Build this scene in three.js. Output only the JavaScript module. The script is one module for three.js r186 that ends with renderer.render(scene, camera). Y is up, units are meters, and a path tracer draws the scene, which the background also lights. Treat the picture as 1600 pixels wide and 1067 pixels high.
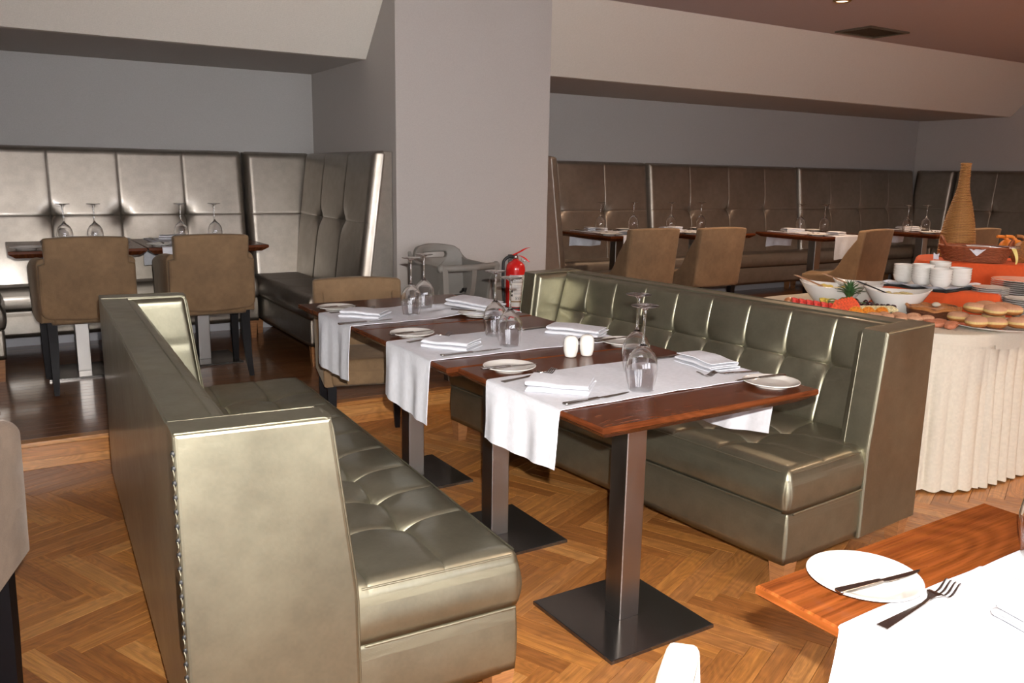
import * as THREE from 'three';
import { mergeGeometries, toCreasedNormals } from 'three/addons/utils/BufferGeometryUtils.js';
import { TessellateModifier } from 'three/addons/modifiers/TessellateModifier.js';
import { RoundedBoxGeometry } from 'three/addons/geometries/RoundedBoxGeometry.js';
import { RectAreaLightUniformsLib } from 'three/addons/lights/RectAreaLightUniformsLib.js';

// ---------------------------------------------------------------- camera, sky, flash, exposure
const scene = new THREE.Scene();
const renderer = new THREE.WebGLRenderer({ antialias: true });
renderer.toneMapping = THREE.LinearToneMapping;
renderer.toneMappingExposure = 1.06;
renderer.shadowMap.enabled = true;
RectAreaLightUniformsLib.init();
const R = THREE.MathUtils.degToRad;
const camera = new THREE.PerspectiveCamera(44.02, 1600 / 1067, 0.05, 60);
camera.position.set(0, 1.325, 0);
camera.rotation.set(R(-11.2), R(-31.511), R(1.0), 'YXZ');
camera.updateMatrixWorld();
scene.add(camera);
// overcast daylight outside the windows behind the photographer
scene.background = new THREE.Color(0.94, 0.96, 1.03);
scene.backgroundIntensity = 13;
const FLASH = 40, FLASH_TINT = 0xfffaf4;      // flash gun on the camera's shoe
const DOWN = 13, DOWN_TINT = 0xffdab8;         // warm recessed ceiling lamps

// ---------------------------------------------------------------- small helpers
const names = new Map();
function numbered(n) { const k = names.get(n) ?? 0; names.set(n, k + 1); return k ? `${n}_${String(k).padStart(3, '0')}` : n; }
function rng(s) { return () => { s = (s + 0x6d2b79f5) | 0; let t = Math.imul(s ^ (s >>> 15), 1 | s); t = (t + Math.imul(t ^ (t >>> 7), 61 | t)) ^ t; return ((t ^ (t >>> 14)) >>> 0) / 4294967296; }; }
const rnd = rng(7);
const V = (x, y, z) => new THREE.Vector3(x, y, z);
function tag(o, label, category, group, kind) {
  o.userData.label = label; if (category) o.userData.category = category;
  if (group) o.userData.group = group; if (kind) o.userData.kind = kind; return o;
}
function thing(name, label, category, pos = [0, 0, 0], turn = 0, group) {
  const o = new THREE.Group(); o.name = numbered(name); scene.add(o);
  o.position.set(...pos); o.rotation.y = turn; return tag(o, label, category, group);
}
function part(name, geo, mat, parent, label) {
  const m = new THREE.Mesh(geo, mat); m.name = name; m.castShadow = m.receiveShadow = true;
  if (parent) { const same = parent.children.filter((c) => c.name.replace(/_\d{3}$/, '') === name).length; if (same) m.name = `${name}_${String(same).padStart(3, '0')}`; parent.add(m); }
  if (label) m.userData.label = label; return m;
}
function solo(name, geo, mat, label, category, pos = [0, 0, 0], turn = 0, group) {
  const m = part(numbered(name), geo, mat); scene.add(m); m.position.set(...pos); m.rotation.y = turn; return tag(m, label, category, group);
}
function struct(name, geo, mat, parent) { const m = part(parent ? name : numbered(name), geo, mat, parent); if (!parent) { scene.add(m); m.userData.kind = 'structure'; } return m; }
function copy(o, pos, turn, label, group) {
  const c = o.clone(); c.name = numbered(o.name.replace(/_\d{3}$/, '')); scene.add(c); c.userData = { ...o.userData };
  if (pos) c.position.set(...pos); if (turn !== undefined) c.rotation.y = turn;
  if (label) c.userData.label = label; if (group) c.userData.group = group; return c;
}
const clean = (g) => { const k = g.index ? g.toNonIndexed() : g; for (const a of Object.keys(k.attributes)) if (!['position', 'normal', 'uv'].includes(a)) k.deleteAttribute(a); return k; };
const merge = (list) => mergeGeometries(list.map(clean));
function box(w, h, d, x = 0, y = 0, z = 0, r = 0) {
  const g = r ? new RoundedBoxGeometry(w, h, d, 2, r) : new THREE.BoxGeometry(w, h, d);
  g.translate(x, y, z); return boxUV(g);
}
// metre-true texture coordinates by the dominant axis of each face
function boxUV(g, ox = 0, oy = 0, swap = false) {
  g = g.index ? g.toNonIndexed() : g; const p = g.attributes.position, uv = new Float32Array(p.count * 2), a = V(), b = V(), c = V();
  for (let i = 0; i < p.count; i += 3) {
    a.fromBufferAttribute(p, i); b.fromBufferAttribute(p, i + 1).sub(a); c.fromBufferAttribute(p, i + 2).sub(a); b.cross(c);
    const nx = Math.abs(b.x), ny = Math.abs(b.y), nz = Math.abs(b.z);
    for (let k = 0; k < 3; k++) {
      const x = p.getX(i + k), y = p.getY(i + k), z = p.getZ(i + k);
      let u, v; if (ny >= nx && ny >= nz) { u = x; v = z; } else if (nz >= nx) { u = x; v = y; } else { u = z; v = y; }
      if (swap) [u, v] = [v, u];
      uv[(i + k) * 2] = u + ox; uv[(i + k) * 2 + 1] = v + oy;
    }
  }
  g.setAttribute('uv', new THREE.BufferAttribute(uv, 2)); return g;
}
// bend a blocky extrusion smoothly: split long edges, move the points, soften the shading
function bent(g, move) { const q = new TessellateModifier(0.05, 5).modify(clean(g)), p = q.attributes.position; for (let i = 0; i < p.count; i++) p.setXYZ(i, ...move(p.getX(i), p.getY(i), p.getZ(i))); return toCreasedNormals(q, 0.8); }
const lathe = (pts, seg = 32) => new THREE.LatheGeometry(pts.map(([x, y]) => new THREE.Vector2(x, y)), seg);
const tube = (pts, r, seg = 24, rs = 8, closed = false) => new THREE.TubeGeometry(new THREE.CatmullRomCurve3(pts.map((p) => V(...p)), closed, 'catmullrom', 0.3), seg, r, rs, closed);
function extrude(pts, depth, bevel = 0, holes = []) {
  const s = pts instanceof THREE.Shape ? pts : new THREE.Shape(pts.map(([x, y]) => new THREE.Vector2(x, y)));
  for (const h of holes) s.holes.push(h);
  const g = new THREE.ExtrudeGeometry(s, { depth: depth - 2 * bevel, bevelEnabled: bevel > 0, bevelSize: bevel, bevelThickness: bevel, bevelOffset: -bevel, bevelSegments: 3, curveSegments: 16 });
  g.translate(0, 0, bevel); return boxUV(g);
}
// a grid surface: f(i/nu, j/nv) -> [x, y, z]
function grid(f, nu, nv, uvf) {
  const pos = [], uv = [], idx = [];
  for (let j = 0; j <= nv; j++) for (let i = 0; i <= nu; i++) { const u = i / nu, v = j / nv, p = f(u, v); pos.push(...p); uv.push(...(uvf ? uvf(u, v, p) : [p[0], p[2]])); }
  for (let j = 0; j < nv; j++) for (let i = 0; i < nu; i++) { const a = j * (nu + 1) + i, b = a + 1, c = a + nu + 1, d = c + 1; idx.push(a, c, b, b, c, d); }
  const g = new THREE.BufferGeometry(); g.setAttribute('position', new THREE.Float32BufferAttribute(pos, 3)); g.setAttribute('uv', new THREE.Float32BufferAttribute(uv, 2)); g.setIndex(idx); g.computeVertexNormals(); return g;
}
// a sheet of cloth with real thickness over a grid surface
function sheet(f, nu, nv, t, uvf) {
  const top = grid(f, nu, nv, uvf), n = top.attributes.normal, p = top.attributes.position, under = top.clone();
  for (let i = 0; i < p.count; i++) under.attributes.position.setXYZ(i, p.getX(i) - n.getX(i) * t, p.getY(i) - n.getY(i) * t, p.getZ(i) - n.getZ(i) * t);
  const ix = Array.from(top.index.array); for (let i = 0; i < ix.length; i += 3) [ix[i], ix[i + 1]] = [ix[i + 1], ix[i]]; under.setIndex(ix); under.computeVertexNormals();
  const rim = [], W = nu + 1; for (let i = 0; i <= nu; i++) rim.push(i); for (let j = 1; j <= nv; j++) rim.push(j * W + nu); for (let i = nu - 1; i >= 0; i--) rim.push(nv * W + i); for (let j = nv - 1; j >= 0; j--) rim.push(j * W);
  const pos = [], uv = [], q = under.attributes.position, id = [];
  rim.forEach((r, k) => { pos.push(p.getX(r), p.getY(r), p.getZ(r), q.getX(r), q.getY(r), q.getZ(r)); uv.push(0, 0, 0, 0); if (k) id.push(2 * k - 2, 2 * k, 2 * k - 1, 2 * k, 2 * k + 1, 2 * k - 1); });
  const side = new THREE.BufferGeometry(); side.setAttribute('position', new THREE.Float32BufferAttribute(pos, 3)); side.setAttribute('uv', new THREE.Float32BufferAttribute(uv, 2)); side.setIndex(id); side.computeVertexNormals();
  return merge([top, under, side]);
}
// an upholstered pad lying flat: w (x) by d (z), base at y = 0, face at y = h; D(x, z) is added to the face
function pad(w, d, h, { D = () => 0, er = 0.02, cr = 0.015, bulge = 0.004, step = 0.014, bottom = true, fx = [], fz = [] } = {}) {
  const axis = (L, fine) => { const n = Math.max(8, Math.round(L / step)), a = []; for (let i = 0; i <= n; i++) a.push(-L / 2 + L * i / n); for (const e of [0.15, 0.4, 0.7]) { a.push(-L / 2 + er * e, L / 2 - er * e); } for (const f of fine) for (const e of [-0.02, -0.012, -0.007, -0.0035, -0.0012, 0, 0.0012, 0.0035, 0.007, 0.012, 0.02]) if (Math.abs(f + e) < L / 2 - er) a.push(f + e); return a.sort((m, n2) => m - n2).filter((q, i) => !i || q - a[i - 1] > 3e-4); };
  const X = axis(w, fx), Z = axis(d, fz), nx = X.length, nz = Z.length;
  const corner = (x, z) => { const ax = w / 2 - cr, az = d / 2 - cr, dx = Math.abs(x) - ax, dz = Math.abs(z) - az; if (dx <= 0 || dz <= 0) return [x, z]; const m = Math.max(dx, dz), l = Math.hypot(dx, dz); return [Math.sign(x) * (ax + dx * m / l), Math.sign(z) * (az + dz * m / l)]; };
  const pos = [], uv = [], idx = [];
  for (const z of Z) for (const x of X) {
    const e = Math.min(w / 2 - Math.abs(x), d / 2 - Math.abs(z)), k = Math.min(1, e / er), drop = er * (1 - Math.sqrt(Math.max(0, 1 - (1 - k) ** 2)));
    const [cx, cz] = corner(x, z); pos.push(cx, h - drop + D(x, z) * Math.min(1, e / er), cz); uv.push(cx, cz);
  }
  for (let j = 0; j < nz - 1; j++) for (let i = 0; i < nx - 1; i++) { const a = j * nx + i, b = a + 1, c = a + nx, e = c + 1; idx.push(a, c, b, b, c, e); }
  const ring = []; for (let i = 0; i < nx; i++) ring.push([X[i], Z[0], i]); for (let j = 1; j < nz; j++) ring.push([X[nx - 1], Z[j], j * nx + nx - 1]); for (let i = nx - 2; i >= 0; i--) ring.push([X[i], Z[nz - 1], (nz - 1) * nx + i]); for (let j = nz - 2; j >= 1; j--) ring.push([X[0], Z[j], j * nx]);
  const rows = 6; let prev = ring.map((r) => r[2]), along = 0;
  for (let s = 1; s <= rows; s++) {
    const f = s / rows, y = (h - er) * (1 - f), off = bulge * Math.sin(Math.PI * f), cur = []; along = 0;
    ring.forEach((r, k) => {
      const [cx, cz] = corner(r[0], r[1]), l = Math.hypot(cx / w, cz / d) || 1; if (k) along += Math.hypot(r[0] - ring[k - 1][0], r[1] - ring[k - 1][1]);
      const ex = Math.abs(Math.abs(r[0]) - w / 2) < 1e-6 ? Math.sign(r[0]) : 0, ez = Math.abs(Math.abs(r[1]) - d / 2) < 1e-6 ? Math.sign(r[1]) : 0;
      cur.push(pos.length / 3); pos.push(cx + ex * off, y, cz + ez * off); uv.push(along, y);
    });
    for (let k = 0; k < ring.length; k++) { const n = (k + 1) % ring.length; idx.push(prev[k], prev[n], cur[k], prev[n], cur[n], cur[k]); }
    prev = cur;
  }
  if (bottom) { const c = pos.length / 3; pos.push(0, 0, 0); uv.push(0, 0); for (let k = 0; k < ring.length; k++) idx.push(prev[k], prev[(k + 1) % ring.length], c); }
  const g = new THREE.BufferGeometry(); g.setAttribute('position', new THREE.Float32BufferAttribute(pos, 3)); g.setAttribute('uv', new THREE.Float32BufferAttribute(uv, 2)); g.setIndex(idx); g.computeVertexNormals(); return g;
}
// stitched seams and pulled buttons: seams at xs and zs, buttons where they cross (or a given list)
function tuft(xs, zs, { puff = 0.012, seam = 0.007, sw = 0.012, pull = 0.03, pw = 0.045, buttons = null, w, d } = {}) {
  const B = buttons ?? xs.flatMap((x) => zs.map((z) => [x, z]));
  return (x, z) => {
    let y = puff; for (const s of xs) y -= seam * Math.exp(-Math.abs(x - s) / sw) ; for (const s of zs) y -= seam * 0.7 * Math.exp(-Math.abs(z - s) / (sw * 0.8));
    for (const [bx, bz] of B) { const dx = Math.abs(x - bx), dz = Math.abs(z - bz); const r = Math.hypot(dx, dz); if (r < 0.3) y -= pull * (0.72 * Math.exp(-r / pw) + 0.2 * Math.exp(-(dx * 7 + dz * 0.9) / pw) + 0.14 * Math.exp(-(dz * 7 + dx * 0.9) / pw)); }
    return y;
  };
}
// a pad stood up against a back: local x stays, face looks to +z leaning back by `lean`
function stand(g, lean) { g.rotateX(Math.PI / 2 - lean); return g; }

// ---------------------------------------------------------------- procedural textures
function noise2(w, h, cells, seed) {
  const r = rng(seed), cx = cells[0], cy = cells[1], g = Array.from({ length: cx * cy }, () => r()), o = new Float32Array(w * h), s = (t) => t * t * (3 - 2 * t);
  for (let y = 0; y < h; y++) for (let x = 0; x < w; x++) {
    const u = x / w * cx, v = y / h * cy, i = Math.floor(u), j = Math.floor(v), a = s(u - i), b = s(v - j), i1 = (i + 1) % cx, j1 = (j + 1) % cy;
    o[y * w + x] = (g[j * cx + i] * (1 - a) + g[j * cx + i1] * a) * (1 - b) + (g[j1 * cx + i] * (1 - a) + g[j1 * cx + i1] * a) * b;
  }
  return o;
}
function tex(w, h, f, srgb, repeat = [1, 1]) {
  const d = new Uint8Array(w * h * 4);
  for (let y = 0; y < h; y++) for (let x = 0; x < w; x++) { const c = f(x, y, y * w + x), o = (y * w + x) * 4; for (let k = 0; k < 3; k++) d[o + k] = Math.max(0, Math.min(255, Math.round((Array.isArray(c) ? c[k] : c) * 255))); d[o + 3] = 255; }
  const t = new THREE.DataTexture(d, w, h); t.magFilter = THREE.LinearFilter; t.minFilter = THREE.LinearMipmapLinearFilter; t.wrapS = t.wrapT = THREE.RepeatWrapping; t.generateMipmaps = true;
  if (srgb) t.colorSpace = THREE.SRGBColorSpace; t.repeat.set(...repeat); t.needsUpdate = true; return t;
}
function rescale(t, rx, ry) { const c = t.clone(); c.repeat.set(rx, ry); c.needsUpdate = true; return c; }
const N1 = noise2(512, 512, [6, 6], 1), N2 = noise2(512, 512, [24, 24], 2), N3 = noise2(512, 512, [120, 120], 3), N4 = noise2(512, 512, [256, 256], 4);
// grain running along u
const G1 = noise2(1024, 512, [3, 60], 11), G2 = noise2(1024, 512, [10, 200], 12), G3 = noise2(1024, 512, [24, 400], 13), G4 = noise2(1024, 512, [4, 9], 14);
const woodTex = (amt, lines) => tex(1024, 512, (x, y, i) => {
  const ring = 0.5 + 0.5 * Math.sin((G4[i] * 5 + y / 512 * 3) * Math.PI * lines);
  const k = 1 - amt * (0.34 * (1 - G1[i]) + 0.28 * (1 - G2[i]) + 0.16 * (G3[i] > 0.72 ? 1 : 0) + 0.22 * ring);
  return [k, k * (1 - 0.10 * amt * (1 - G1[i])), k * (1 - 0.2 * amt * (1 - G2[i]))];
}, true);
const T = {
  oak: woodTex(0.38, 2), walnut: woodTex(0.46, 2.6),
  woodRough: tex(1024, 512, (x, y, i) => 0.9 + 0.12 * (G2[i] - 0.5) + 0.06 * (G3[i] - 0.5), false),
  leather: tex(512, 512, (x, y, i) => 0.9 + 0.07 * N1[i] + 0.05 * (N2[i] - 0.5) + 0.03 * (N3[i] - 0.5), true),
  leatherBump: tex(512, 512, (x, y, i) => 0.5 + 0.3 * (N3[i] - 0.5) + 0.6 * (N2[i] - 0.5), false),
  leatherRough: tex(512, 512, (x, y, i) => 0.78 + 0.16 * (N1[i] - 0.5) + 0.08 * (N2[i] - 0.5), false),
  velvet: tex(512, 512, (x, y, i) => { const k = 0.86 + 0.12 * (N1[i] - 0.3) + 0.06 * (N2[i] - 0.5) + 0.06 * (N4[i] - 0.5); return [k, k * 0.99, k * 0.97]; }, true),
  linen: tex(512, 512, (x, y, i) => { const k = 0.95 + 0.05 * (0.5 * Math.sin(x * 0.8) + 0.5 * Math.sin(y * 0.8)) * N3[i] - 0.04 * N2[i]; return k; }, true),
  linenBump: tex(512, 512, (x, y, i) => 0.5 + 0.22 * Math.sin(x * 0.785) + 0.22 * Math.sin(y * 0.785) + 0.2 * (N4[i] - 0.5), false),
  paper: tex(512, 512, (x, y, i) => { const k = 0.95 + 0.05 * (N4[i] - 0.5) + 0.04 * Math.sin(y * 1.57) * N3[i]; return k; }, true),
  paperBump: tex(512, 512, (x, y, i) => 0.5 + 0.3 * Math.sin(y * 1.57) * (0.4 + N3[i]) + 0.2 * (N4[i] - 0.5), false),
  steel: tex(512, 512, (x, y, i) => 0.8 + 0.12 * (N3[x] - 0.5) + 0.16 * (N1[i] - 0.5), false),
  smudge: tex(512, 512, (x, y, i) => 0.8 + 0.16 * (N1[i] - 0.5) + 0.08 * (N2[i] - 0.5), false),
  speck: tex(512, 512, (x, y, i) => { const k = 0.82 + 0.3 * (N2[i] - 0.4) + 0.25 * (N3[i] - 0.5); return k; }, true),
};
const lin = (r, g, b) => new THREE.Color().setRGB(r, g, b);
const std = (o) => new THREE.MeshStandardMaterial(o), phy = (o) => new THREE.MeshPhysicalMaterial(o);
const leather = (c, rough, metal) => phy({ color: c, metalness: metal, roughness: rough, map: rescale(T.leather, 1.3, 1.3), roughnessMap: rescale(T.leatherRough, 1.1, 1.1), bumpMap: rescale(T.leatherBump, 3, 3), bumpScale: 0.00022, clearcoat: 0.3, clearcoatRoughness: 0.14 });
const M = {
  leather: leather(lin(0.315, 0.298, 0.215), 0.54, 0.9),
  leatherWall: leather(lin(0.315, 0.278, 0.235), 0.54, 0.9),
  velvetPaintedSheen: phy({ color: lin(0.36, 0.27, 0.205), roughness: 0.95, map: rescale(T.velvet, 2.2, 2.2), sheen: 0.5, sheenColor: lin(0.6, 0.52, 0.46), sheenRoughness: 0.55 }),  // tan velvet with grazing flash sheen painted into a lighter, greyer colour
  velvetFlashBleached: phy({ color: lin(0.46, 0.40, 0.34), roughness: 0.95, map: rescale(T.velvet, 2.2, 2.2), sheen: 0.4, sheenColor: lin(0.6, 0.55, 0.5), sheenRoughness: 0.55 }),  // overexposure from the close flash painted in as a paler velvet colour
  velvet: phy({ color: lin(0.225, 0.142, 0.076), roughness: 0.95, map: rescale(T.velvet, 2.2, 2.2), bumpMap: rescale(T.leatherBump, 6, 6), bumpScale: 0.0006, sheen: 0.4, sheenColor: lin(0.6, 0.5, 0.38), sheenRoughness: 0.55 }),
  legDark: phy({ color: lin(0.006, 0.005, 0.006), roughness: 0.5, specularIntensity: 0.35 }),
  legOak: std({ color: lin(0.42, 0.19, 0.075), roughness: 0.42, map: rescale(T.oak, 2, 6) }),
  table: phy({ color: lin(0.15, 0.043, 0.015), roughness: 0.25, map: rescale(T.walnut, 1.0, 1.6), roughnessMap: T.woodRough, specularIntensity: 0.22 }),
  tableNear: phy({ color: lin(0.27, 0.075, 0.018), roughness: 0.25, map: rescale(T.walnut, 0.9, 1.5), roughnessMap: T.woodRough, specularIntensity: 0.22 }),
  post: std({ color: lin(0.40, 0.38, 0.36), metalness: 1, roughness: 0.42, roughnessMap: rescale(T.steel, 8, 2) }),
  base: std({ color: lin(0.16, 0.15, 0.142), metalness: 0.92, roughness: 0.25, roughnessMap: rescale(T.smudge, 3, 3) }),
  linen: phy({ color: lin(0.74, 0.75, 0.80), roughness: 0.92, map: rescale(T.linen, 5, 5), bumpMap: rescale(T.linenBump, 7, 7), bumpScale: 0.0005, sheen: 0.2 }),
  cream: phy({ color: lin(0.68, 0.62, 0.50), roughness: 0.9, map: rescale(T.linen, 5, 5), bumpMap: rescale(T.linenBump, 7, 7), bumpScale: 0.0004, sheen: 0.2 }),
  orange: phy({ color: lin(0.62, 0.075, 0.007), roughness: 0.85, map: rescale(T.linen, 5, 5), sheen: 0.3, sheenColor: lin(1, 0.4, 0.2) }),
  china: phy({ color: lin(0.66, 0.64, 0.595), roughness: 0.16, clearcoat: 0.6, clearcoatRoughness: 0.06 }),
  glass: phy({ color: 0xffffff, roughness: 0.01, transmission: 1, thickness: 0.004, ior: 1.5 }),
  pane: phy({ color: 0xffffff, roughness: 0.0, transmission: 1, thickness: 0, ior: 1.5 }),
  cutlery: std({ color: lin(0.36, 0.34, 0.32), metalness: 1, roughness: 0.22 }),
  wall: std({ color: lin(0.45, 0.415, 0.385), roughness: 0.93, map: rescale(T.paper, 2, 2), bumpMap: rescale(T.paperBump, 3, 3), bumpScale: 0.0006 }),
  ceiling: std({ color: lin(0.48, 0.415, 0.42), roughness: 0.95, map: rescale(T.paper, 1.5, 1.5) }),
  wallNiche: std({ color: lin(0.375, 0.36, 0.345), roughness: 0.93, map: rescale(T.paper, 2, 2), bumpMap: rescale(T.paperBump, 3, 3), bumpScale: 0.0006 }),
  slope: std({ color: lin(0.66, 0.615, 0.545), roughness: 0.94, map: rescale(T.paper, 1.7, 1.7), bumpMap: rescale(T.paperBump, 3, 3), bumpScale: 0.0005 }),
  baseboard: std({ color: lin(0.42, 0.42, 0.45), roughness: 0.5 }),
  plastic: std({ color: lin(0.18, 0.168, 0.15), roughness: 0.55, bumpMap: rescale(T.leatherBump, 8, 8), bumpScale: 0.0004 }),
  black: std({ color: lin(0.012, 0.012, 0.012), roughness: 0.5 }),
  red: phy({ color: lin(0.62, 0.012, 0.010), roughness: 0.25, clearcoat: 0.5, clearcoatRoughness: 0.08 }),
  chrome: std({ color: lin(0.6, 0.6, 0.6), metalness: 1, roughness: 0.15 }),
  gap: std({ color: lin(0.035, 0.018, 0.009), roughness: 0.9 }),
};
const oakTones = [[0.58, 0.25, 0.068], [0.49, 0.20, 0.052], [0.68, 0.325, 0.10], [0.42, 0.165, 0.043], [0.55, 0.24, 0.072], [0.62, 0.265, 0.066]];
const oakMats = oakTones.map((c, i) => phy({ color: lin(...c), roughness: 0.4, map: rescale(T.oak, 1.7, 2.6), roughnessMap: rescale(T.woodRough, 1, 2), clearcoat: 0.25, clearcoatRoughness: 0.2 }));
const darkTones = [[0.27, 0.115, 0.042], [0.23, 0.092, 0.034], [0.31, 0.135, 0.05]];
const darkMats = darkTones.map((c) => phy({ color: lin(...c), roughness: 0.3, map: rescale(T.oak, 1.2, 2.6), clearcoat: 0.6, clearcoatRoughness: 0.09 }));

// ---------------------------------------------------------------- the setting
const PL = 0.13, ZB = -6.5, ZR = -4.14, CE = 2.52;      // platform height, back wall, riser, ceiling
{ // main floor: herringbone oak
  const floor = new THREE.Group(); floor.name = 'floor'; floor.userData.kind = 'structure'; scene.add(floor);
  struct('subfloor', box(13.2, 0.06, 7.4, 3.4, -0.042, -0.6), M.gap, floor);
  const L = 0.441, w = 0.063, ang = R(24.5), A = V(Math.cos(ang), 0, -Math.sin(ang)), B = V(Math.cos(ang - Math.PI / 2), 0, -Math.sin(ang - Math.PI / 2)), O = V(2.067, 0, -2.082).addScaledVector(A, -L);
  const variants = [], r = rng(31);
  const plankGeo = (k) => { const g = new RoundedBoxGeometry(L - 0.0012, 0.012, w - 0.0012, 1, 0.0007); return boxUV(g, r() * 3, r() * 3); };
  for (let k = 0; k < 10; k++) variants.push(plankGeo(k));
  const all = [], frustum = new THREE.Frustum().setFromProjectionMatrix(new THREE.Matrix4().multiplyMatrices(camera.projectionMatrix, camera.matrixWorldInverse.copy(camera.matrixWorld).invert()));
  const inside = (x, z) => x > -3.1 && x < 9.8 && z > ZR - 0.25 && z < 2.95;
  for (let m = -14; m <= 14; m++) for (let k = -90; k <= 90; k++) for (const vert of [false, true]) {
    const a = k * w + m * L + (vert ? L + w / 2 : L / 2), b = k * w - m * L + (vert ? w - L / 2 : w / 2), p = O.clone().addScaledVector(A, a).addScaledVector(B, b);
    if (!inside(p.x, p.z)) continue;
    const sz = [-1, 0, 1].some((t) => frustum.containsPoint(p.clone().addScaledVector(vert ? B : A, t * L / 2)));
    const hid = (p.x > 0.32 && p.x < 0.95 && p.z < -1.75 && p.z > -3.6) || (p.x > 2.2 && p.x < 2.8 && p.z < -1.9 && p.z > -3.6) || (p.x > 1.0 && p.z > -0.75) || p.x > 4.0 || (p.x > 2.9 && p.z < -2.2) || p.z < ZR - 0.1;
    all.push({ p, vert, show: sz && !hid ? 1 / p.distanceTo(camera.position) : -1, v: Math.floor(r() * 10), c: Math.floor(r() * 6) });
  }
  all.sort((s, t) => t.show - s.show);
  const rest = [[], [], [], [], [], []], q = new THREE.Quaternion(), up = V(0, 1, 0);
  all.forEach((e, i) => {
    const turn = e.vert ? ang - Math.PI / 2 : ang;
    if (i < 300 && e.show > 0) { const m = part('plank', variants[e.v], oakMats[e.c], floor); m.position.copy(e.p); m.position.y = -0.006; m.rotation.y = turn; }
    else if (e.p.x > -3.05 && e.p.x < 9.7 && e.p.z < 2.9) { const g = variants[e.v].clone(); g.applyMatrix4(new THREE.Matrix4().compose(V(e.p.x, -0.006, e.p.z), q.setFromAxisAngle(up, turn), V(1, 1, 1))); rest[e.c].push(g); }
  });
  rest.forEach((l, i) => { if (l.length) { const m = part('parquet_field', merge(l), oakMats[i], floor); m.userData.kind = 'stuff'; } });
}
{ // raised floor along the back, with an oak riser
  const pf = new THREE.Group(); pf.name = 'platform'; pf.userData.kind = 'structure'; scene.add(pf);
  struct('platform_core', box(13.2, 0.105, 2.36, 3.4, 0.0525, ZR - 1.18 - 0.02), M.gap, pf);
  const r = rng(77), pw = 0.07, geos = [0, 1, 2, 3].map((k) => boxUV(new RoundedBoxGeometry(0.898, 0.02, pw - 0.001, 1, 0.0008), r() * 4, r() * 4)), rest = [[], [], []];
  for (let j = 0; j < 33; j++) for (let i = -3; i < 12; i++) {
    const x = i * 0.9 + (j % 3) * 0.3 + 0.1, z = ZR - 0.05 - pw / 2 - j * pw, g = geos[(i * 7 + j * 3 + 40) % 4], c = Math.floor(r() * 3);
    if (x > 9.6 || z < ZB) continue;
    if ((x > -0.5 && x < 2.6 && z > -5.9) || (x > 2.6 && x < 3.6 && z > -4.6)) { const m = part('floorboard', g, darkMats[c], pf); m.position.set(x, PL - 0.01, z); } else { const k = g.clone(); k.translate(x, PL - 0.01, z); rest[c].push(k); }
  }
  rest.forEach((l, i) => { const m = part('floorboard_field', merge(l), darkMats[i], pf); m.userData.kind = 'stuff'; });
  for (let i = -3; i < 9; i++) {
    const x0 = i * 1.25 + 0.35;
    part('nosing', boxUV(new RoundedBoxGeometry(1.248, 0.024, 0.062, 2, 0.005).translate(x0, PL - 0.012, ZR - 0.02), i * 0.7, 0.2), oakMats[(i + 9) % 2 ? 2 : 0], pf);
    part('riser_board', boxUV(new THREE.BoxGeometry(1.248, 0.062, 0.018).translate(x0 + 0.2, 0.075, ZR - 0.012), i * 0.3, 0.4), oakMats[(i + 9) % 3 ? 2 : 5], pf);
    part('riser_board', boxUV(new THREE.BoxGeometry(1.248, 0.042, 0.016).translate(x0 - 0.3, 0.022, ZR - 0.012), i * 0.4, 0.9), oakMats[(i + 8) % 3], pf);
  }
}
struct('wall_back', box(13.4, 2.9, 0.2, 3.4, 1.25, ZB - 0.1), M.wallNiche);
struct('wall_right', box(0.2, 2.9, 9.9, 9.85, 1.25, -1.65), M.wall);
struct('wall_left', box(0.2, 2.9, 9.9, -3.2, 1.25, -1.65), M.wall);
const column = struct('column', box(1.128, 2.6, 1.66, 2.16 + 0.564, 1.3, -4.93 - 0.83), M.wall);
struct('column', box(1.2, 2.6, 1.66, -0.56 - 0.6, 1.3, -4.93 - 0.83), M.wall);
// sloping ceilings and the lower soffits of the two niches
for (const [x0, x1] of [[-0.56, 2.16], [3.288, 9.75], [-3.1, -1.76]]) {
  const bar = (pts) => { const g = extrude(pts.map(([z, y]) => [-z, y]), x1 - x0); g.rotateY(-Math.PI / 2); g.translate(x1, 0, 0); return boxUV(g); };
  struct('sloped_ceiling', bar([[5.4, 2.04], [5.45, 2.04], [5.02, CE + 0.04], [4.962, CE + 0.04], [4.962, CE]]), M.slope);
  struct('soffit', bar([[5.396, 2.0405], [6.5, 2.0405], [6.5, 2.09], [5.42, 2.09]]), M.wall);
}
struct('ceiling', merge([box(13.2, 0.12, 8.2, 3.4, CE + 0.06, -0.9), box(13.2, 0.12, 1.6, 3.4, 2.66, -5.75)]), M.ceiling);
struct('baseboard_back', box(12.8, 0.095, 0.016, 3.3, PL + 0.0475, ZB + 0.008), M.baseboard);
struct('baseboard_column', box(1.128, 0.08, 0.012, 2.724, PL + 0.04, -4.924), M.baseboard);
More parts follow.
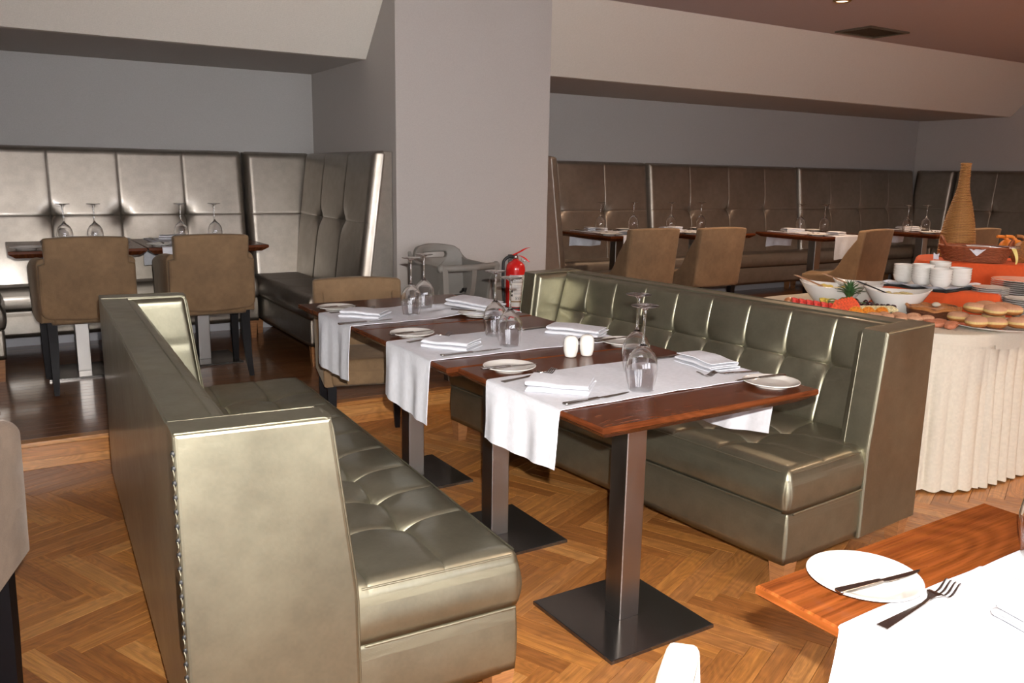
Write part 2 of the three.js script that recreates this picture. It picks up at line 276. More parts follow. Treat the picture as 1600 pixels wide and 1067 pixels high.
// rear wall with the windows that the leather mirrors
{
  const zr = 3.0, ops = [[-2.6, -0.9], [-0.5, 1.2], [1.6, 3.3]], y0 = 0.75, y1 = 2.25, parts = []; let x = -3.2;
  for (const [a, b] of ops) { parts.push(box(a - x, 2.9, 0.2, (a + x) / 2, 1.25, zr + 0.1), box(b - a, y0 + 0.2, 0.2, (a + b) / 2, (y0 - 0.2) / 2, zr + 0.1), box(b - a, 2.7 - y1, 0.2, (a + b) / 2, (2.7 + y1) / 2, zr + 0.1)); x = b; }
  parts.push(box(9.95 - x, 2.9, 0.2, (9.95 + x) / 2, 1.25, zr + 0.1));
  struct('wall_rear', merge(parts), M.wall);
  ops.forEach(([a, b], i) => {
    const w = new THREE.Group(); w.name = 'window_' + (i + 1); w.userData.kind = 'structure'; scene.add(w); const cx = (a + b) / 2, W = b - a, H = y1 - y0, cy = (y0 + y1) / 2, f = 0.06;
    part('window_frame', merge([box(W, f, 0.07, cx, y0 + f / 2, zr + 0.08), box(W, f, 0.07, cx, y1 - f / 2, zr + 0.08), box(f, H, 0.07, a + f / 2, cy, zr + 0.08), box(f, H, 0.07, b - f / 2, cy, zr + 0.08), box(f, H, 0.06, cx, cy, zr + 0.08)]), M.baseboard, w);
    for (const s of [-1, 1]) part('pane', box(W / 2 - f, H - 2 * f, 0.006, cx + s * W / 4, cy, zr + 0.08), M.pane, w);
  });
}

// ---------------------------------------------------------------- furniture builders
// profile (z, y) drawn out along x
function extrudeX(pts, x0, x1, bevel = 0) { const g = extrude(pts, x1 - x0, bevel); g.rotateY(-Math.PI / 2); g.translate(x1, 0, 0); return boxUV(g); }
// rings of rectangles [half width, half depth, y, dx, dz] closed at both ends
function rectLoft(levels) {
  const pos = [], c = ([a, b, y, dx = 0, dz = 0]) => [[-a + dx, y, -b + dz], [a + dx, y, -b + dz], [a + dx, y, b + dz], [-a + dx, y, b + dz]];
  const quad = (p, q, r, s) => pos.push(...p, ...q, ...r, ...p, ...r, ...s);
  for (let i = 0; i < levels.length - 1; i++) { const A = c(levels[i]), B = c(levels[i + 1]); for (let k = 0; k < 4; k++) { const n = (k + 1) % 4; quad(A[k], A[n], B[n], B[k]); } }
  const A = c(levels[0]), Z = c(levels[levels.length - 1]); quad(A[3], A[2], A[1], A[0]); quad(Z[0], Z[1], Z[2], Z[3]);
  const g = new THREE.BufferGeometry(); g.setAttribute('position', new THREE.Float32BufferAttribute(pos, 3));
  const p = g.attributes.position, y0 = levels[0][2], y1 = levels[levels.length - 1][2];
  if (y0 < y1) for (let i = 0; i < p.count; i += 3) { const x = [p.getX(i), p.getY(i), p.getZ(i)]; p.setXYZ(i, p.getX(i + 1), p.getY(i + 1), p.getZ(i + 1)); p.setXYZ(i + 1, ...x); }
  g.computeVertexNormals(); return boxUV(g);
}
const legTaper = (w0, w1, h, dx = 0, dz = 0) => rectLoft([[w0, w0, h, 0, 0], [w0 * 0.5 + w1 * 0.5, w0 * 0.5 + w1 * 0.5, h * 0.5, dx * 0.3, dz * 0.3], [w1, w1, 0, dx, dz]]);

// freestanding booth: length along x, seat looks to +z, tufted back and seat, two end wings, oak legs
function makeBooth(label, group) {
  const b = thing('booth_bench', label, 'bench', [0, 0, 0], 0, group), L = 2.02, h = L / 2, tw = 0.1;
  part('backrest', extrudeX([[0, 0.1], [0, 0.825], [0.095, 0.825], [0.1, 0.805], [0.205, 0.4], [0.205, 0.1]], -h + 0.002, h - 0.002, 0.006), M.leather, b);
  const seamsX = []; for (let i = 1; i < 9; i++) seamsX.push(-0.9 + i * 0.2);
  const back = pad(1.81, 0.44, 0.045, { er: 0.03, D: tuft(seamsX, [-0.025], { puff: 0.010, seam: 0.006, sw: 0.005, pull: 0.046, pw: 0.03 }), step: 0.013, fx: seamsX, fz: [-0.025] });
  const lean = Math.atan2(0.115, 0.42); stand(back, lean); back.translate(0, 0.605, 0.128); part('tufted_back', back, M.leather, b);
  const seat = pad(L - 0.03, 0.58, 0.14, { er: 0.028, cr: 0.02, bulge: 0.009, D: tuft(seamsX, [0.09, -0.1], { puff: 0.009, seam: 0.009, sw: 0.008, pull: 0.055, pw: 0.034 }), step: 0.014, fx: seamsX, fz: [0.09, -0.1] });
  seat.translate(0, 0.28, 0.49); part('seat_cushion', seat, M.leather, b);
  const base = pad(L - 0.026, 0.57, 0.175, { er: 0.012, cr: 0.016, bulge: 0.003, step: 0.05 }); base.translate(0, 0.105, 0.49); part('seat_base', base, M.leather, b);
  const prof = [[0, 0.1], [0, 0.83], [0.312, 0.825], [0.362, 0.42], [0.366, 0.1]];
  for (const s of [-1, 1]) {
    const x0 = s < 0 ? -h : h - tw, w = part('wing', extrudeX(prof, x0, x0 + tw, 0.01), M.leather, b);
    const inner = pad(0.235, 0.415, 0.024, { er: 0.024, D: (x, z) => -0.005 * Math.exp(-Math.abs(z + 0.02) / 0.01), step: 0.013 });
    stand(inner, 0); inner.rotateY(-s * Math.PI / 2); inner.translate(s * (h - tw), 0.612, 0);
    { const p = inner.attributes.position; for (let i = 0; i < p.count; i++) { const y = p.getY(i), f = (0.82 - y) / 0.41, z0 = 0.1 + 0.1 * f, z1 = 0.302 + 0.05 * f; p.setZ(i, z0 + (z1 - z0) * (p.getZ(i) / 0.235 + 0.5)); } inner.computeVertexNormals(); }
    part('wing_pad', inner, M.leather, w);
    for (const e of [0.006, tw - 0.006]) part('piping', tube([[x0 + e, 0.12, 0.364], [x0 + e, 0.3, 0.362], [x0 + e, 0.42, 0.36], [x0 + e, 0.6, 0.338], [x0 + e, 0.78, 0.316], [x0 + e, 0.81, 0.311], [x0 + e, 0.821, 0.304], [x0 + e, 0.8245, 0.29], [x0 + e, 0.826, 0.15], [x0 + e, 0.828, 0.004]], 0.003, 110, 6), M.leather, w);
    for (const z of [0.045, 0.735]) part('leg', legTaper(0.032, 0.022, 0.108).translate(s * (h - 0.045), 0, z), M.legOak, b);
  }
  for (const [y, z, r, e] of [[0.282, 0.782, 0.004, 0.004], [0.412, 0.777, 0.003, 0.021]]) {
    part('piping', tube([[-h + e + 0.027, y, z], [0, y, z + 0.003], [h - e - 0.027, y, z]], r, 40, 6), M.leather, b);
    for (const s of [-1, 1]) part('piping', tube([[s * (h - e), y, 0.375], [s * (h - e + 0.001), y, 0.6], [s * (h - e), y, z - 0.022]], r, 10, 6), M.leather, b);
  }
  for (const z of [0.006, 0.093]) part('top_piping', tube([[-h + 0.1, 0.824, z], [0, 0.826, z], [h - 0.1, 0.824, z]], 0.0035, 40, 6), M.leather, b);
  const st = []; for (const s of [-1]) for (let i = 0; i < 23; i++) { const g = new THREE.SphereGeometry(1, 8, 6); g.scale(0.0045, 0.0075, 0.006); g.translate(s * (h - 0.006), 0.14 + i * 0.0295, 0.001); st.push(g); }
  part('stitch_hole', merge(st), M.black, b).userData.kind = 'stuff';
  const th = []; for (const s of [-1]) for (let i = 0; i < 22; i++) { const y = 0.1465 + i * 0.0295; th.push(tube([[s * (h - 0.004), y, -0.002], [s * (h + 0.001), y + 0.0075, -0.0005], [s * (h + 0.001), y + 0.015, -0.0005], [s * (h - 0.004), y + 0.0225, -0.002]], 0.0015, 6, 5)); }
  part('lacing', merge(th), M.leather, b).userData.kind = 'stuff';
  return b;
}
// wall bench with a tall padded back: length along x from 0 to W, back against z = 0, feet at y = 0
function makeBanquette(label, W, cols, buttons, group, seatFrom = 0, seatTo = W, ends = [0, 0]) {
  const b = thing('banquette', label, 'bench', [0, 0, 0], 0, group), top = 1.315, bot = 0.41;
  part('back_frame', extrudeX([[0.002, 0.12], [0.002, top + 0.005], [0.055, top + 0.005], [0.17, bot - 0.02], [0.17, 0.12]], 0.004, W - 0.004, 0.004), M.leatherWall, b);
  const xs = []; for (let i = 1; i < cols; i++) xs.push(-W / 2 + i * W / cols);
  const bk = pad(W - 0.012, 0.94, 0.06, { er: 0.035, cr: 0.02, bulge: 0.004, D: tuft(xs, [-0.018], { puff: 0.016, seam: 0.0045, sw: 0.006, pull: 0.06, pw: 0.034, buttons: buttons ? undefined : [] }), step: 0.018, fx: xs, fz: [-0.018] });
  stand(bk, Math.atan2(0.12, 0.92)); bk.translate(W / 2, (top + bot) / 2 - 0.01, 0.105); part('padded_back', bk, M.leatherWall, b);
  const sw = seatTo - seatFrom, sx = []; for (let i = 1; i < Math.round(sw / 0.42); i++) sx.push(-sw / 2 + i * sw / Math.round(sw / 0.42));
  const seat = pad(sw - 0.008, 0.34, 0.14, { er: 0.03, cr: 0.02, bulge: 0.009, D: tuft(sx, [], { puff: 0.006, seam: 0.004 }), step: 0.03 }); seat.translate((seatFrom + seatTo) / 2, 0.3, 0.255); part('seat_cushion', seat, M.leatherWall, b);
  const base = pad(sw - 0.012, 0.33, 0.17, { er: 0.012, bulge: 0.003, step: 0.06 }); base.translate((seatFrom + seatTo) / 2, 0.13, 0.255); part('seat_base', base, M.leatherWall, b);
  for (const x of [seatFrom + 0.045, seatTo - 0.045]) for (const z of [0.13, 0.385]) part('leg', legTaper(0.026, 0.017, 0.135).translate(x, 0, z), M.legOak, b);
  return b;
}
// square sweep along points [x, y, z, half] for bent chair legs
function sweep(pts) {
  const n = 14, c = new THREE.CatmullRomCurve3(pts.map((p) => V(p[0], p[1], p[2]))), L = [];
  for (let i = 0; i <= n; i++) { const t = i / n, p = c.getPoint(t), f = t * (pts.length - 1), k = Math.min(pts.length - 2, Math.floor(f)), h = pts[k][3] + (pts[k + 1][3] - pts[k][3]) * (f - k); L.push([h, h, p.y, p.x, p.z]); }
  return rectLoft(L);
}
// upholstered armchair, back of the chair towards +z
function makeArmchair(label, group) {
  const c = thing('armchair', label, 'chair', [0, 0, 0], 0, group);
  const s = new THREE.Shape(); s.moveTo(-0.175, 0.405); s.quadraticCurveTo(-0.225, 0.4, -0.235, 0.45); s.lineTo(-0.232, 0.69); s.lineTo(-0.2, 0.7); s.lineTo(-0.203, 0.815); s.quadraticCurveTo(-0.203, 0.827, -0.19, 0.829); s.quadraticCurveTo(0, 0.845, 0.19, 0.829); s.quadraticCurveTo(0.203, 0.827, 0.203, 0.815); s.lineTo(0.2, 0.7); s.lineTo(0.232, 0.69); s.lineTo(0.235, 0.45); s.quadraticCurveTo(0.225, 0.4, 0.175, 0.405); s.quadraticCurveTo(0, 0.385, -0.175, 0.405);
  part('backrest', bent(extrude(s, 0.085, 0.014), (x, y, z) => [x, y, z + 0.17 - 0.35 * x * x + (y - 0.4) * 0.09]), M.velvet, c);
  for (const k of [-1, 1]) {
    const a = new THREE.Shape(); a.moveTo(-0.03, 0.385); a.lineTo(0.03, 0.385); a.lineTo(0.034, 0.69); a.absarc(0, 0.69, 0.034, 0, Math.PI); a.lineTo(-0.03, 0.385);
    const ag0 = extrude(a, 0.45, 0.012); ag0.translate(k * 0.222, 0, -0.24); const ag = bent(ag0, (x, y, z) => [x - k * 0.02 * Math.pow(Math.max(0, (z - 0.05) / 0.16), 2), y > 0.5 ? y - 0.05 * Math.pow(Math.max(0, (0.21 - z) / 0.45), 2) : y, z]); part('arm', ag, M.velvet, c);
  }
  const st = pad(0.38, 0.47, 0.11, { er: 0.035, cr: 0.03, bulge: 0.01, D: (x, z) => 0.012 * (1 - (x / 0.2) ** 2), step: 0.03 }); st.translate(0, 0.37, -0.03); part('seat', st, M.velvet, c);
  for (const k of [-1, 1]) {
    part('leg', sweep([[k * 0.185, 0.4, 0.17, 0.024], [k * 0.185, 0.25, 0.175, 0.022], [k * 0.19, 0.1, 0.2, 0.017], [k * 0.195, 0, 0.24, 0.012]]), M.legDark, c);
    part('leg', sweep([[k * 0.2, 0.4, -0.2, 0.022], [k * 0.2, 0.2, -0.2, 0.02], [k * 0.2, 0, -0.2, 0.015]]), M.legDark, c);
  }
  return c;
}
// armless dining chair with sides sweeping from the back down to the seat, back towards +z
function makeSideChair(label, group, bot = 0.375, top = 0.825, hw = 0.23, fz = -0.24) {
  const c = thing('side_chair', label, 'chair', [0, 0, 0], 0, group), legTop = bot + 0.02;
  const s = new THREE.Shape(); s.moveTo(-hw + 0.02, bot); s.lineTo(hw - 0.02, bot); s.quadraticCurveTo(hw - 0.004, bot, hw - 0.002, bot + 0.03); s.lineTo(hw, top - 0.02); s.quadraticCurveTo(hw, top - 0.004, hw - 0.018, top - 0.003); s.quadraticCurveTo(0, top + 0.014, -hw + 0.018, top - 0.003); s.quadraticCurveTo(-hw, top - 0.004, -hw, top - 0.02); s.lineTo(-hw + 0.002, bot + 0.03); s.quadraticCurveTo(-hw + 0.004, bot, -hw + 0.02, bot);
  part('backrest', bent(extrude(s, 0.06, 0.012), (x, y, z) => [x, y, z + 0.18 + (y - bot) * 0.13 - 0.5 * x * x]), M.velvet, c);
  const sy = Math.max(bot + 0.09, 0.46), a = new THREE.Shape(); a.moveTo(fz, bot); a.lineTo(0.2, bot); a.lineTo(0.2 + (top - bot) * 0.13, top - 0.006); a.quadraticCurveTo(0.12, top - 0.17, 0.09, top - 0.24); a.quadraticCurveTo(0.04, sy + 0.015, -0.05, sy); a.lineTo(fz + 0.01, sy - 0.01); a.lineTo(fz, bot);
  for (const k of [-1, 1]) { const w = extrude(a, 0.05, 0.012); w.rotateY(-Math.PI / 2); w.translate(k > 0 ? hw - 0.001 : -hw + 0.051, 0, 0); part('side', boxUV(w), M.velvet, c); }
  const st = pad(hw * 2 - 0.08, 0.2 - fz, sy - bot - 0.004, { er: 0.03, bulge: 0.006, D: (x) => 0.012 * (1 - (x / hw) ** 2), step: 0.03 }); st.translate(0, bot + 0.002, (fz + 0.2) / 2 - 0.004); part('seat', st, M.velvet, c);
  for (const k of [-1, 1]) {
    part('leg', sweep([[k * (hw - 0.035), legTop, 0.17, 0.022], [k * (hw - 0.035), legTop * 0.6, 0.175, 0.021], [k * (hw - 0.03), legTop * 0.25, 0.2, 0.016], [k * (hw - 0.022), 0, 0.235, 0.012]]), M.legDark, c);
    part('leg', sweep([[k * (hw - 0.04), legTop, fz + 0.04, 0.021], [k * (hw - 0.04), legTop * 0.5, fz + 0.04, 0.018], [k * (hw - 0.04), 0, fz + 0.04, 0.014]]), M.legDark, c);
  }
  return c;
}
function makeTable(label, w, d, group, topMat = M.table) {
  const t = thing('dining_table', label, 'table', [0, 0, 0], 0, group), a = w / 2, b = d / 2;
  const top = rectLoft([[a - 0.003, b - 0.003, 0.75], [a, b, 0.747], [a, b, 0.736], [a - 0.004, b - 0.004, 0.732], [a - 0.034, b - 0.034, 0.712]]); part('tabletop', top, topMat, t);
  part('mounting_plate', box(0.3, 0.006, 0.3, 0, 0.709, 0), M.base, t);
  part('post', box(0.074, 0.696, 0.074, 0, 0.358, 0, 0.004), M.post, t);
  part('base_plate', rectLoft([[0.193, 0.193, 0.012], [0.1955, 0.1955, 0.0105], [0.1955, 0.1955, 0]]), M.base, t);
  return t;
}
// wine glass standing on its rim
function makeGlass(label, group, s = 1) {
  const g = thing('wine_glass', label, 'glass', [0, 0, 0], 0, group), k = (a) => a.map(([r, y]) => [r * s, y * s * 1.1]);
  const out = [[0.0335, 0], [0.0375, 0.02], [0.0415, 0.042], [0.0425, 0.058], [0.039, 0.078], [0.03, 0.094], [0.017, 0.106], [0.007, 0.114], [0.0036, 0.122]], inn = [[0, 0.1095], [0.012, 0.104], [0.028, 0.0925], [0.0372, 0.077], [0.0408, 0.058], [0.04, 0.042], [0.036, 0.02], [0.0322, 0]];
  part('bowl', lathe(k([...inn, ...out].concat([[0, 0.122]])), 40), M.glass, g);
  part('stem', lathe(k([[0, 0.122], [0.0036, 0.122], [0.0032, 0.15], [0.0034, 0.185], [0.006, 0.2], [0, 0.2]]), 16), M.glass, g);
  part('foot', lathe(k([[0, 0.2], [0.006, 0.2], [0.014, 0.2055], [0.034, 0.2085], [0.0375, 0.2095], [0.0375, 0.211], [0.034, 0.2118], [0, 0.212]]), 40), M.glass, g);
  return g;
}
function makePlate(label, r, group) {
  const g = thing('side_plate', label, 'plate', [0, 0, 0], 0, group), k = r / 0.08;
  part('dish', lathe([[0, 0.004], [0.05, 0.004], [0.056, 0.0065], [0.077, 0.0125], [0.0795, 0.0135], [0.08, 0.0148], [0.0785, 0.0158], [0.074, 0.0148], [0.057, 0.0092], [0.05, 0.0066], [0, 0.0066]].map(([x, y]) => [x * k, y]), 56), M.china, g);
  part('foot_ring', lathe([[0.044, 0.0045], [0.044, 0], [0.048, 0], [0.0495, 0.0045]].map(([x, y]) => [x * k, y]), 40), M.china, g);
  return g;
}
// cutlery lies along x, handle at -x; y = 0 is the table
function bar(pts, t, bev = 0.0008) { const g = extrude(pts, t, bev); g.rotateX(-Math.PI / 2); return boxUV(g); }
function makeKnife(label, group, s = 1) {
  const g = thing('table_knife', label, 'knife', [0, 0, 0], 0, group);
  const h = bar([[-0.115, -0.0075], [-0.112, -0.0095], [-0.02, -0.0065], [0, -0.005], [0, 0.005], [-0.02, 0.0065], [-0.112, 0.0095], [-0.115, 0.0075]].map(([a, b]) => [a * s, b * s]), 0.006, 0.0018); part('handle', h, M.cutlery, g);
  const bl = new THREE.Shape(); bl.moveTo(-0.002 * s, -0.0045 * s); bl.lineTo(0.012 * s, -0.0085 * s); bl.quadraticCurveTo(0.09 * s, -0.0105 * s, 0.113 * s, 0.004 * s); bl.lineTo(0.105 * s, 0.006 * s); bl.lineTo(-0.002 * s, 0.0045 * s); const b = extrude(bl, 0.0016, 0.0005); b.rotateX(-Math.PI / 2); b.translate(0, 0.002, 0); part('blade', boxUV(b), M.cutlery, g);
  return g;
}
function makeFork(label, group, s = 1) {
  const g = thing('table_fork', label, 'fork', [0, 0, 0], 0, group), bend = (q) => { const p = q.attributes.position; for (let i = 0; i < p.count; i++) { const x = p.getX(i) / s; p.setY(i, p.getY(i) + (x > 0.025 ? 0.010 * Math.sin(Math.min(1, (x - 0.025) / 0.03) * Math.PI / 2) - 0.016 * Math.sin(Math.max(0, Math.min(1, (x - 0.05) / 0.05)) * Math.PI) * 0.8 : 0)); } q.computeVertexNormals(); return q; };
  const seg = []; for (let i = 0; i <= 8; i++) seg.push([-0.1 + i * 0.0165, -(0.0085 - 0.0058 * Math.min(1, i / 7))]); const hp = [...seg, ...seg.slice().reverse().map(([a, b]) => [a, -b])].map(([a, b]) => [a * s, b * s]);
  part('handle', bend(bar(hp, 0.0034, 0.001)), M.cutlery, g);
  const root = bar([[0.03, -0.003], [0.038, -0.006], [0.045, -0.0115], [0.056, -0.0125], [0.056, 0.0125], [0.045, 0.0115], [0.038, 0.006], [0.03, 0.003]].map(([a, b]) => [a * s, b * s]), 0.0026, 0.0008), tines = [root];
  for (let k = 0; k < 4; k++) { const z = (-0.0105 + k * 0.007) * s, c = new THREE.BoxGeometry(0.052 * s, 0.0022, 0.0032 * s, 10, 1, 1); c.translate(0.08 * s, 0.0012, z); const p = c.attributes.position; for (let i = 0; i < p.count; i++) { const f = Math.max(0, (p.getX(i) / s - 0.09) / 0.016); p.setZ(i, z + (p.getZ(i) - z) * (1 - 0.6 * f)); } tines.push(boxUV(c)); }
  part('tines', bend(merge(tines)), M.cutlery, g);
  return g;
}
// napkin folded over twice: length along x, the folded spine at +z
function makeNapkin(label, group, L = 0.17, W = 0.1, mat = M.linen, seed = 1) {
  const path = [], t = 0.0035, r = rng(seed), n = 4, rise = 0.0072;
  for (let k = 0; k < n; k++) { const y = 0.002 + k * rise, dir = k % 2 ? -1 : 1, inset = 0.004 * k, a = -W / 2 + inset + r() * 0.004, b = W / 2 - inset * 0.7; for (let i = 0; i <= 7; i++) { const f = i / 7; path.push([dir > 0 ? a + (b - a) * f : b + (a - b) * f, y + 0.001 * Math.sin(f * Math.PI) * (k ? 1 : 0)]); } if (k < n - 1) { const zx = dir > 0 ? b : a; path.push([zx + dir * 0.003, y + rise * 0.25], [zx + dir * 0.0038, y + rise * 0.5], [zx + dir * 0.003, y + rise * 0.75]); } }
  const c = new THREE.CatmullRomCurve3(path.map(([z, y]) => V(0, y, z)), false, 'centripetal'), P = c.getPoints(170), ph = r() * 6;
  const f = (u, v) => { const p = P[Math.round(v * 170)], x = (u - 0.5) * L; return [x + 0.003 * Math.sin(p.y * 300 + ph), p.y * (1 - 0.1 * Math.sin(u * 5 + ph)) + 0.0006 * Math.sin(x * 70 + ph), p.z + 0.002 * Math.sin(x * 30 + ph)]; };
  return tag(solo('napkin', sheet(f, 16, 170, t * 0.55, (u, v) => [u * L, v * 0.6]), mat, label, 'napkin'), label, 'napkin', group);
}
// table runner lying along x over a table w long, hanging dl and dr over its ends
function makeRunner(label, group, w, wid, dl, dr, { seed = 1, rumple = 0, fold = 0.12, mat = M.linen, skew = [0, 0] } = {}) {
  const r0 = 0.0065, off = 0.003, P = [], a = w / 2 + off, ph = rng(seed)() * 6; // path across the table
  for (let i = 0; i <= 12; i++) P.push([-a, -dl + (dl - r0) * i / 12]); for (let i = 1; i < 5; i++) { const q = Math.PI - i / 5 * Math.PI / 2; P.push([-a + r0 + r0 * Math.cos(q), -r0 + off + r0 * Math.sin(q)]); }
  const nT = 56; for (let i = 0; i <= nT; i++) P.push([-a + r0 + (2 * a - 2 * r0) * i / nT, off]); for (let i = 1; i < 5; i++) { const q = Math.PI / 2 - i / 5 * Math.PI / 2; P.push([a - r0 + r0 * Math.cos(q), -r0 + off + r0 * Math.sin(q)]); }
  for (let i = 0; i <= 12; i++) P.push([a, -r0 - (dr - r0) * i / 12]);
  const n = P.length - 1;
  const f = (u, v) => {
    const [x, y] = P[Math.round(u * n)], z = (v - 0.5) * wid; let X = x, Y = y, Z = z;
    if (y < -r0) { const k = Math.min(1, (-y - r0) / 0.1), s = x < 0 ? -1 : 1; X += s * k * (0.006 + 0.006 * Math.sin(z * 26 + ph) + 0.003 * Math.sin(z * 61 + ph * 2)); Y += k * (0.004 * Math.sin(z * 18 + ph) + (s < 0 ? skew[0] : skew[1]) * z); Z += k * 0.004 * Math.sin(y * 30 + ph); }
    else if (y > 0) { Y += 0.0006 * (1 + Math.sin(x * 40 + z * 15 + ph)); Y += 0.003 * Math.exp(-(((x - 0.02) / 0.005) ** 2)) ; Z += 0.0025 * Math.sin(x * 9 + ph) + (x > 0.02 ? 0.002 : 0); if (rumple) { const k = Math.max(0, Math.min(1, (x + 0.05) / 0.15)) * Math.max(0, Math.min(1, (a - 0.03 - x) / 0.05)); Y += rumple * k * (0.5 + 0.5 * Math.sin(z * 46 + x * 14 + ph)) * (0.6 + 0.4 * Math.sin(x * 17)); Z += k * 0.012 * Math.sin(x * 20 + ph); } }
    return [X, Y, Z];
  };
  return solo('table_runner', sheet(f, n, 28, 0.0016, (u, v) => [u * (w + dl + dr), v * wid]), mat, label, 'table runner', [0, 0, 0], 0, group);
}
function makeShaker(label, group, holes) {
  const g = thing('shaker', label, 'shaker', [0, 0, 0], 0, group);
  part('body', lathe([[0, 0], [0.016, 0], [0.019, 0.004], [0.0235, 0.022], [0.0242, 0.042], [0.022, 0.058], [0.017, 0.066], [0.009, 0.0695], [0, 0.07]], 36), M.china, g);
  for (let i = 0; i < holes; i++) { const q = i / holes * 6.283; part('hole', new THREE.CylinderGeometry(0.0011, 0.0011, 0.001, 8).translate(0.005 * Math.cos(q), 0.07, 0.005 * Math.sin(q)), M.black, g); }
  return g;
}

// ---------------------------------------------------------------- booths, tables and chairs
const put = (o, pos, turn = 0) => { o.position.set(...pos); o.rotation.y = turn; return o; };
const booth = put(makeBooth('bronze leatherette booth bench in the left foreground, its scuffed end panel towards the viewer', 'pair of low booth benches'), [0.292, 0, -2.652], Math.PI / 2 - 0.037);
copy(booth, [2.752, 0, -2.75], -Math.PI / 2 + 0.09, 'olive bronze booth bench right of the set tables, its tufted back facing them', 'pair of low booth benches');

function benchAt(label, W, cols, buttons, pos, turn, group, depth, seat = true) {
  const b = makeBanquette(label, W, cols, buttons, group, 0, seat === true ? W : seat || 0); put(b, pos, turn);
  if (!seat) for (const n of ['seat_cushion', 'seat_base', 'leg', 'leg_001', 'leg_002', 'leg_003']) { const c = b.children.find((k) => k.name === n); if (c) b.remove(c); }
  else if (depth) for (const c of b.children) { if (/seat/.test(c.name)) { c.scale.z = (depth - 0.085) / 0.34; c.position.z = 0.085 * (1 - c.scale.z); } if (/leg/.test(c.name) && c.geometry.boundingBox === null) { c.geometry.computeBoundingBox(); if (c.geometry.boundingBox.max.z > 0.3) c.position.z = depth - 0.425; } }
  return b;
}
benchAt('silvery tufted wall banquette behind the two left alcove tables', 2.1, 5, true, [-0.51, PL, ZB], 0);
benchAt('narrow plain padded back panel in the corner of the left alcove', 0.5, 1, false, [1.6, PL, ZB], 0, undefined, 0, false);
benchAt('dark bronze banquette along the pillar side of the left alcove', 1.36, 3, true, [2.158, PL, -6.335], -Math.PI / 2, undefined, 0.56);
benchAt('banquette just entering at the left edge of the photo', 0.66, 1, true, [-0.558, PL, -5.39], Math.PI / 2, undefined, 0.565);
benchAt('banquette seen edge-on against the right side of the pillar', 1.09, 2, true, [3.29, PL, -4.97], Math.PI / 2, undefined, 0.5);
const RB = 'tufted banquettes along the back wall of the right alcove';
benchAt('first brown banquette right of the pillar on the back wall', 2.105, 4, true, [3.295, PL, ZB], 0, RB);
benchAt('middle brown banquette on the back wall, behind two tan chairs', 2.105, 4, true, [5.41, PL, ZB], 0, RB);
benchAt('dark banquette on the back wall ending at the far right corner', 2.06, 4, true, [7.525, PL, ZB], 0, RB, 0, 1.74);
benchAt('short dark banquette section on the right wall next to the corner', 0.5, 1, false, [9.748, PL, -6.4], -Math.PI / 2);
benchAt('long dark tufted banquette on the right wall behind the wicker bottle', 2.0, 4, true, [9.748, PL, -5.89], -Math.PI / 2);

const TG = 'dining tables pushed together between the booths', table = put(makeTable('dark walnut table nearest the viewer between the booths, with the two shakers behind it', 0.765, 0.7, TG), [1.545, 0, -1.85], 0.015);
copy(table, [1.508, 0, -2.56], 0.0, 'middle walnut table of the row of three between the booths', TG);
copy(table, [1.5, 0, -3.268], 0.02, 'rear walnut table of the row of three, next to the tan chair', TG);
const t4 = put(makeTable('orange-brown wooden table at the bottom right corner of the photo', 0.61, 0.74, undefined, M.tableNear), [1.212, 0, -0.415], 0.03);
const alcove = [
  ['left alcove table nearer the left edge', [0.392, PL, -5.5], 0.68], ['left alcove table nearer the pillar', [1.078, PL, -5.51], 0.68],
  ['right alcove table nearest the pillar', [4.26, PL, -5.37], 0.7], ['second right alcove table from the pillar', [5.02, PL, -5.28], 0.7],
  ['third right alcove table from the pillar', [5.9, PL, -4.77], 0.7], ['right alcove table behind the wicker bottle', [7.2, PL, -4.65], 0.7],
];
const tableA = makeTable('dark ' + alcove[0][0], 0.7, 0.68, 'dining tables in the two alcoves'); put(tableA, alcove[0][1], Math.PI / 2);
for (const [n, p] of alcove.slice(1)) copy(tableA, p, Math.PI / 2 + 0.01, 'dark ' + n);

const AG = 'tan velvet armchairs in the left alcove', arm = put(makeArmchair('tan velvet armchair in front of the left alcove table, nearer the left edge', AG), [0.402, PL, -5.2], 0.02);
copy(arm, [1.045, PL, -5.2], -0.02, 'tan velvet armchair in front of the left alcove table, nearer the pillar', AG);
const la = copy(arm, [-0.335, 0, -2.035], -0.3, 'tan velvet armchair with painted sheen, cut off by the left edge of the photo', 'foreground armchairs'); la.scale.setScalar(1.11); la.traverse((o) => { if (o.material === M.velvet) o.material = M.velvetPaintedSheen; });
const SG = 'tan velvet side chairs in the right alcove', side = put(makeSideChair('tan velvet side chair nearest the pillar, seen from behind in the right alcove', SG), [4.1, PL, -4.98], 0);
copy(side, [4.73, PL, -4.92], -0.04, 'tan velvet side chair, second from the pillar in the right alcove', SG);
copy(side, [5.775, PL, -4.37], 0.16, 'tan velvet side chair standing behind the white salad bowls', SG);
copy(side, [6.95, PL, -4.2], 0, 'tan velvet side chair mostly hidden by the wicker bottle', SG);
put(makeSideChair('tan velvet chair at the head of the rear walnut table, near the step', undefined, 0.348, 0.795, 0.22, -0.2), [1.492, 0, -3.8], Math.PI - 0.23);
const pale = put(makeSideChair('velvet chair painted flash-bright, whose back corner just shows at the bottom edge', undefined, 0.375, 0.805, 0.225, -0.24), [0.592, 0, -0.388], -2.34); pale.scale.z = 0.62; pale.traverse((o) => { if (o.material === M.velvet) o.material = M.velvetFlashBleached; });

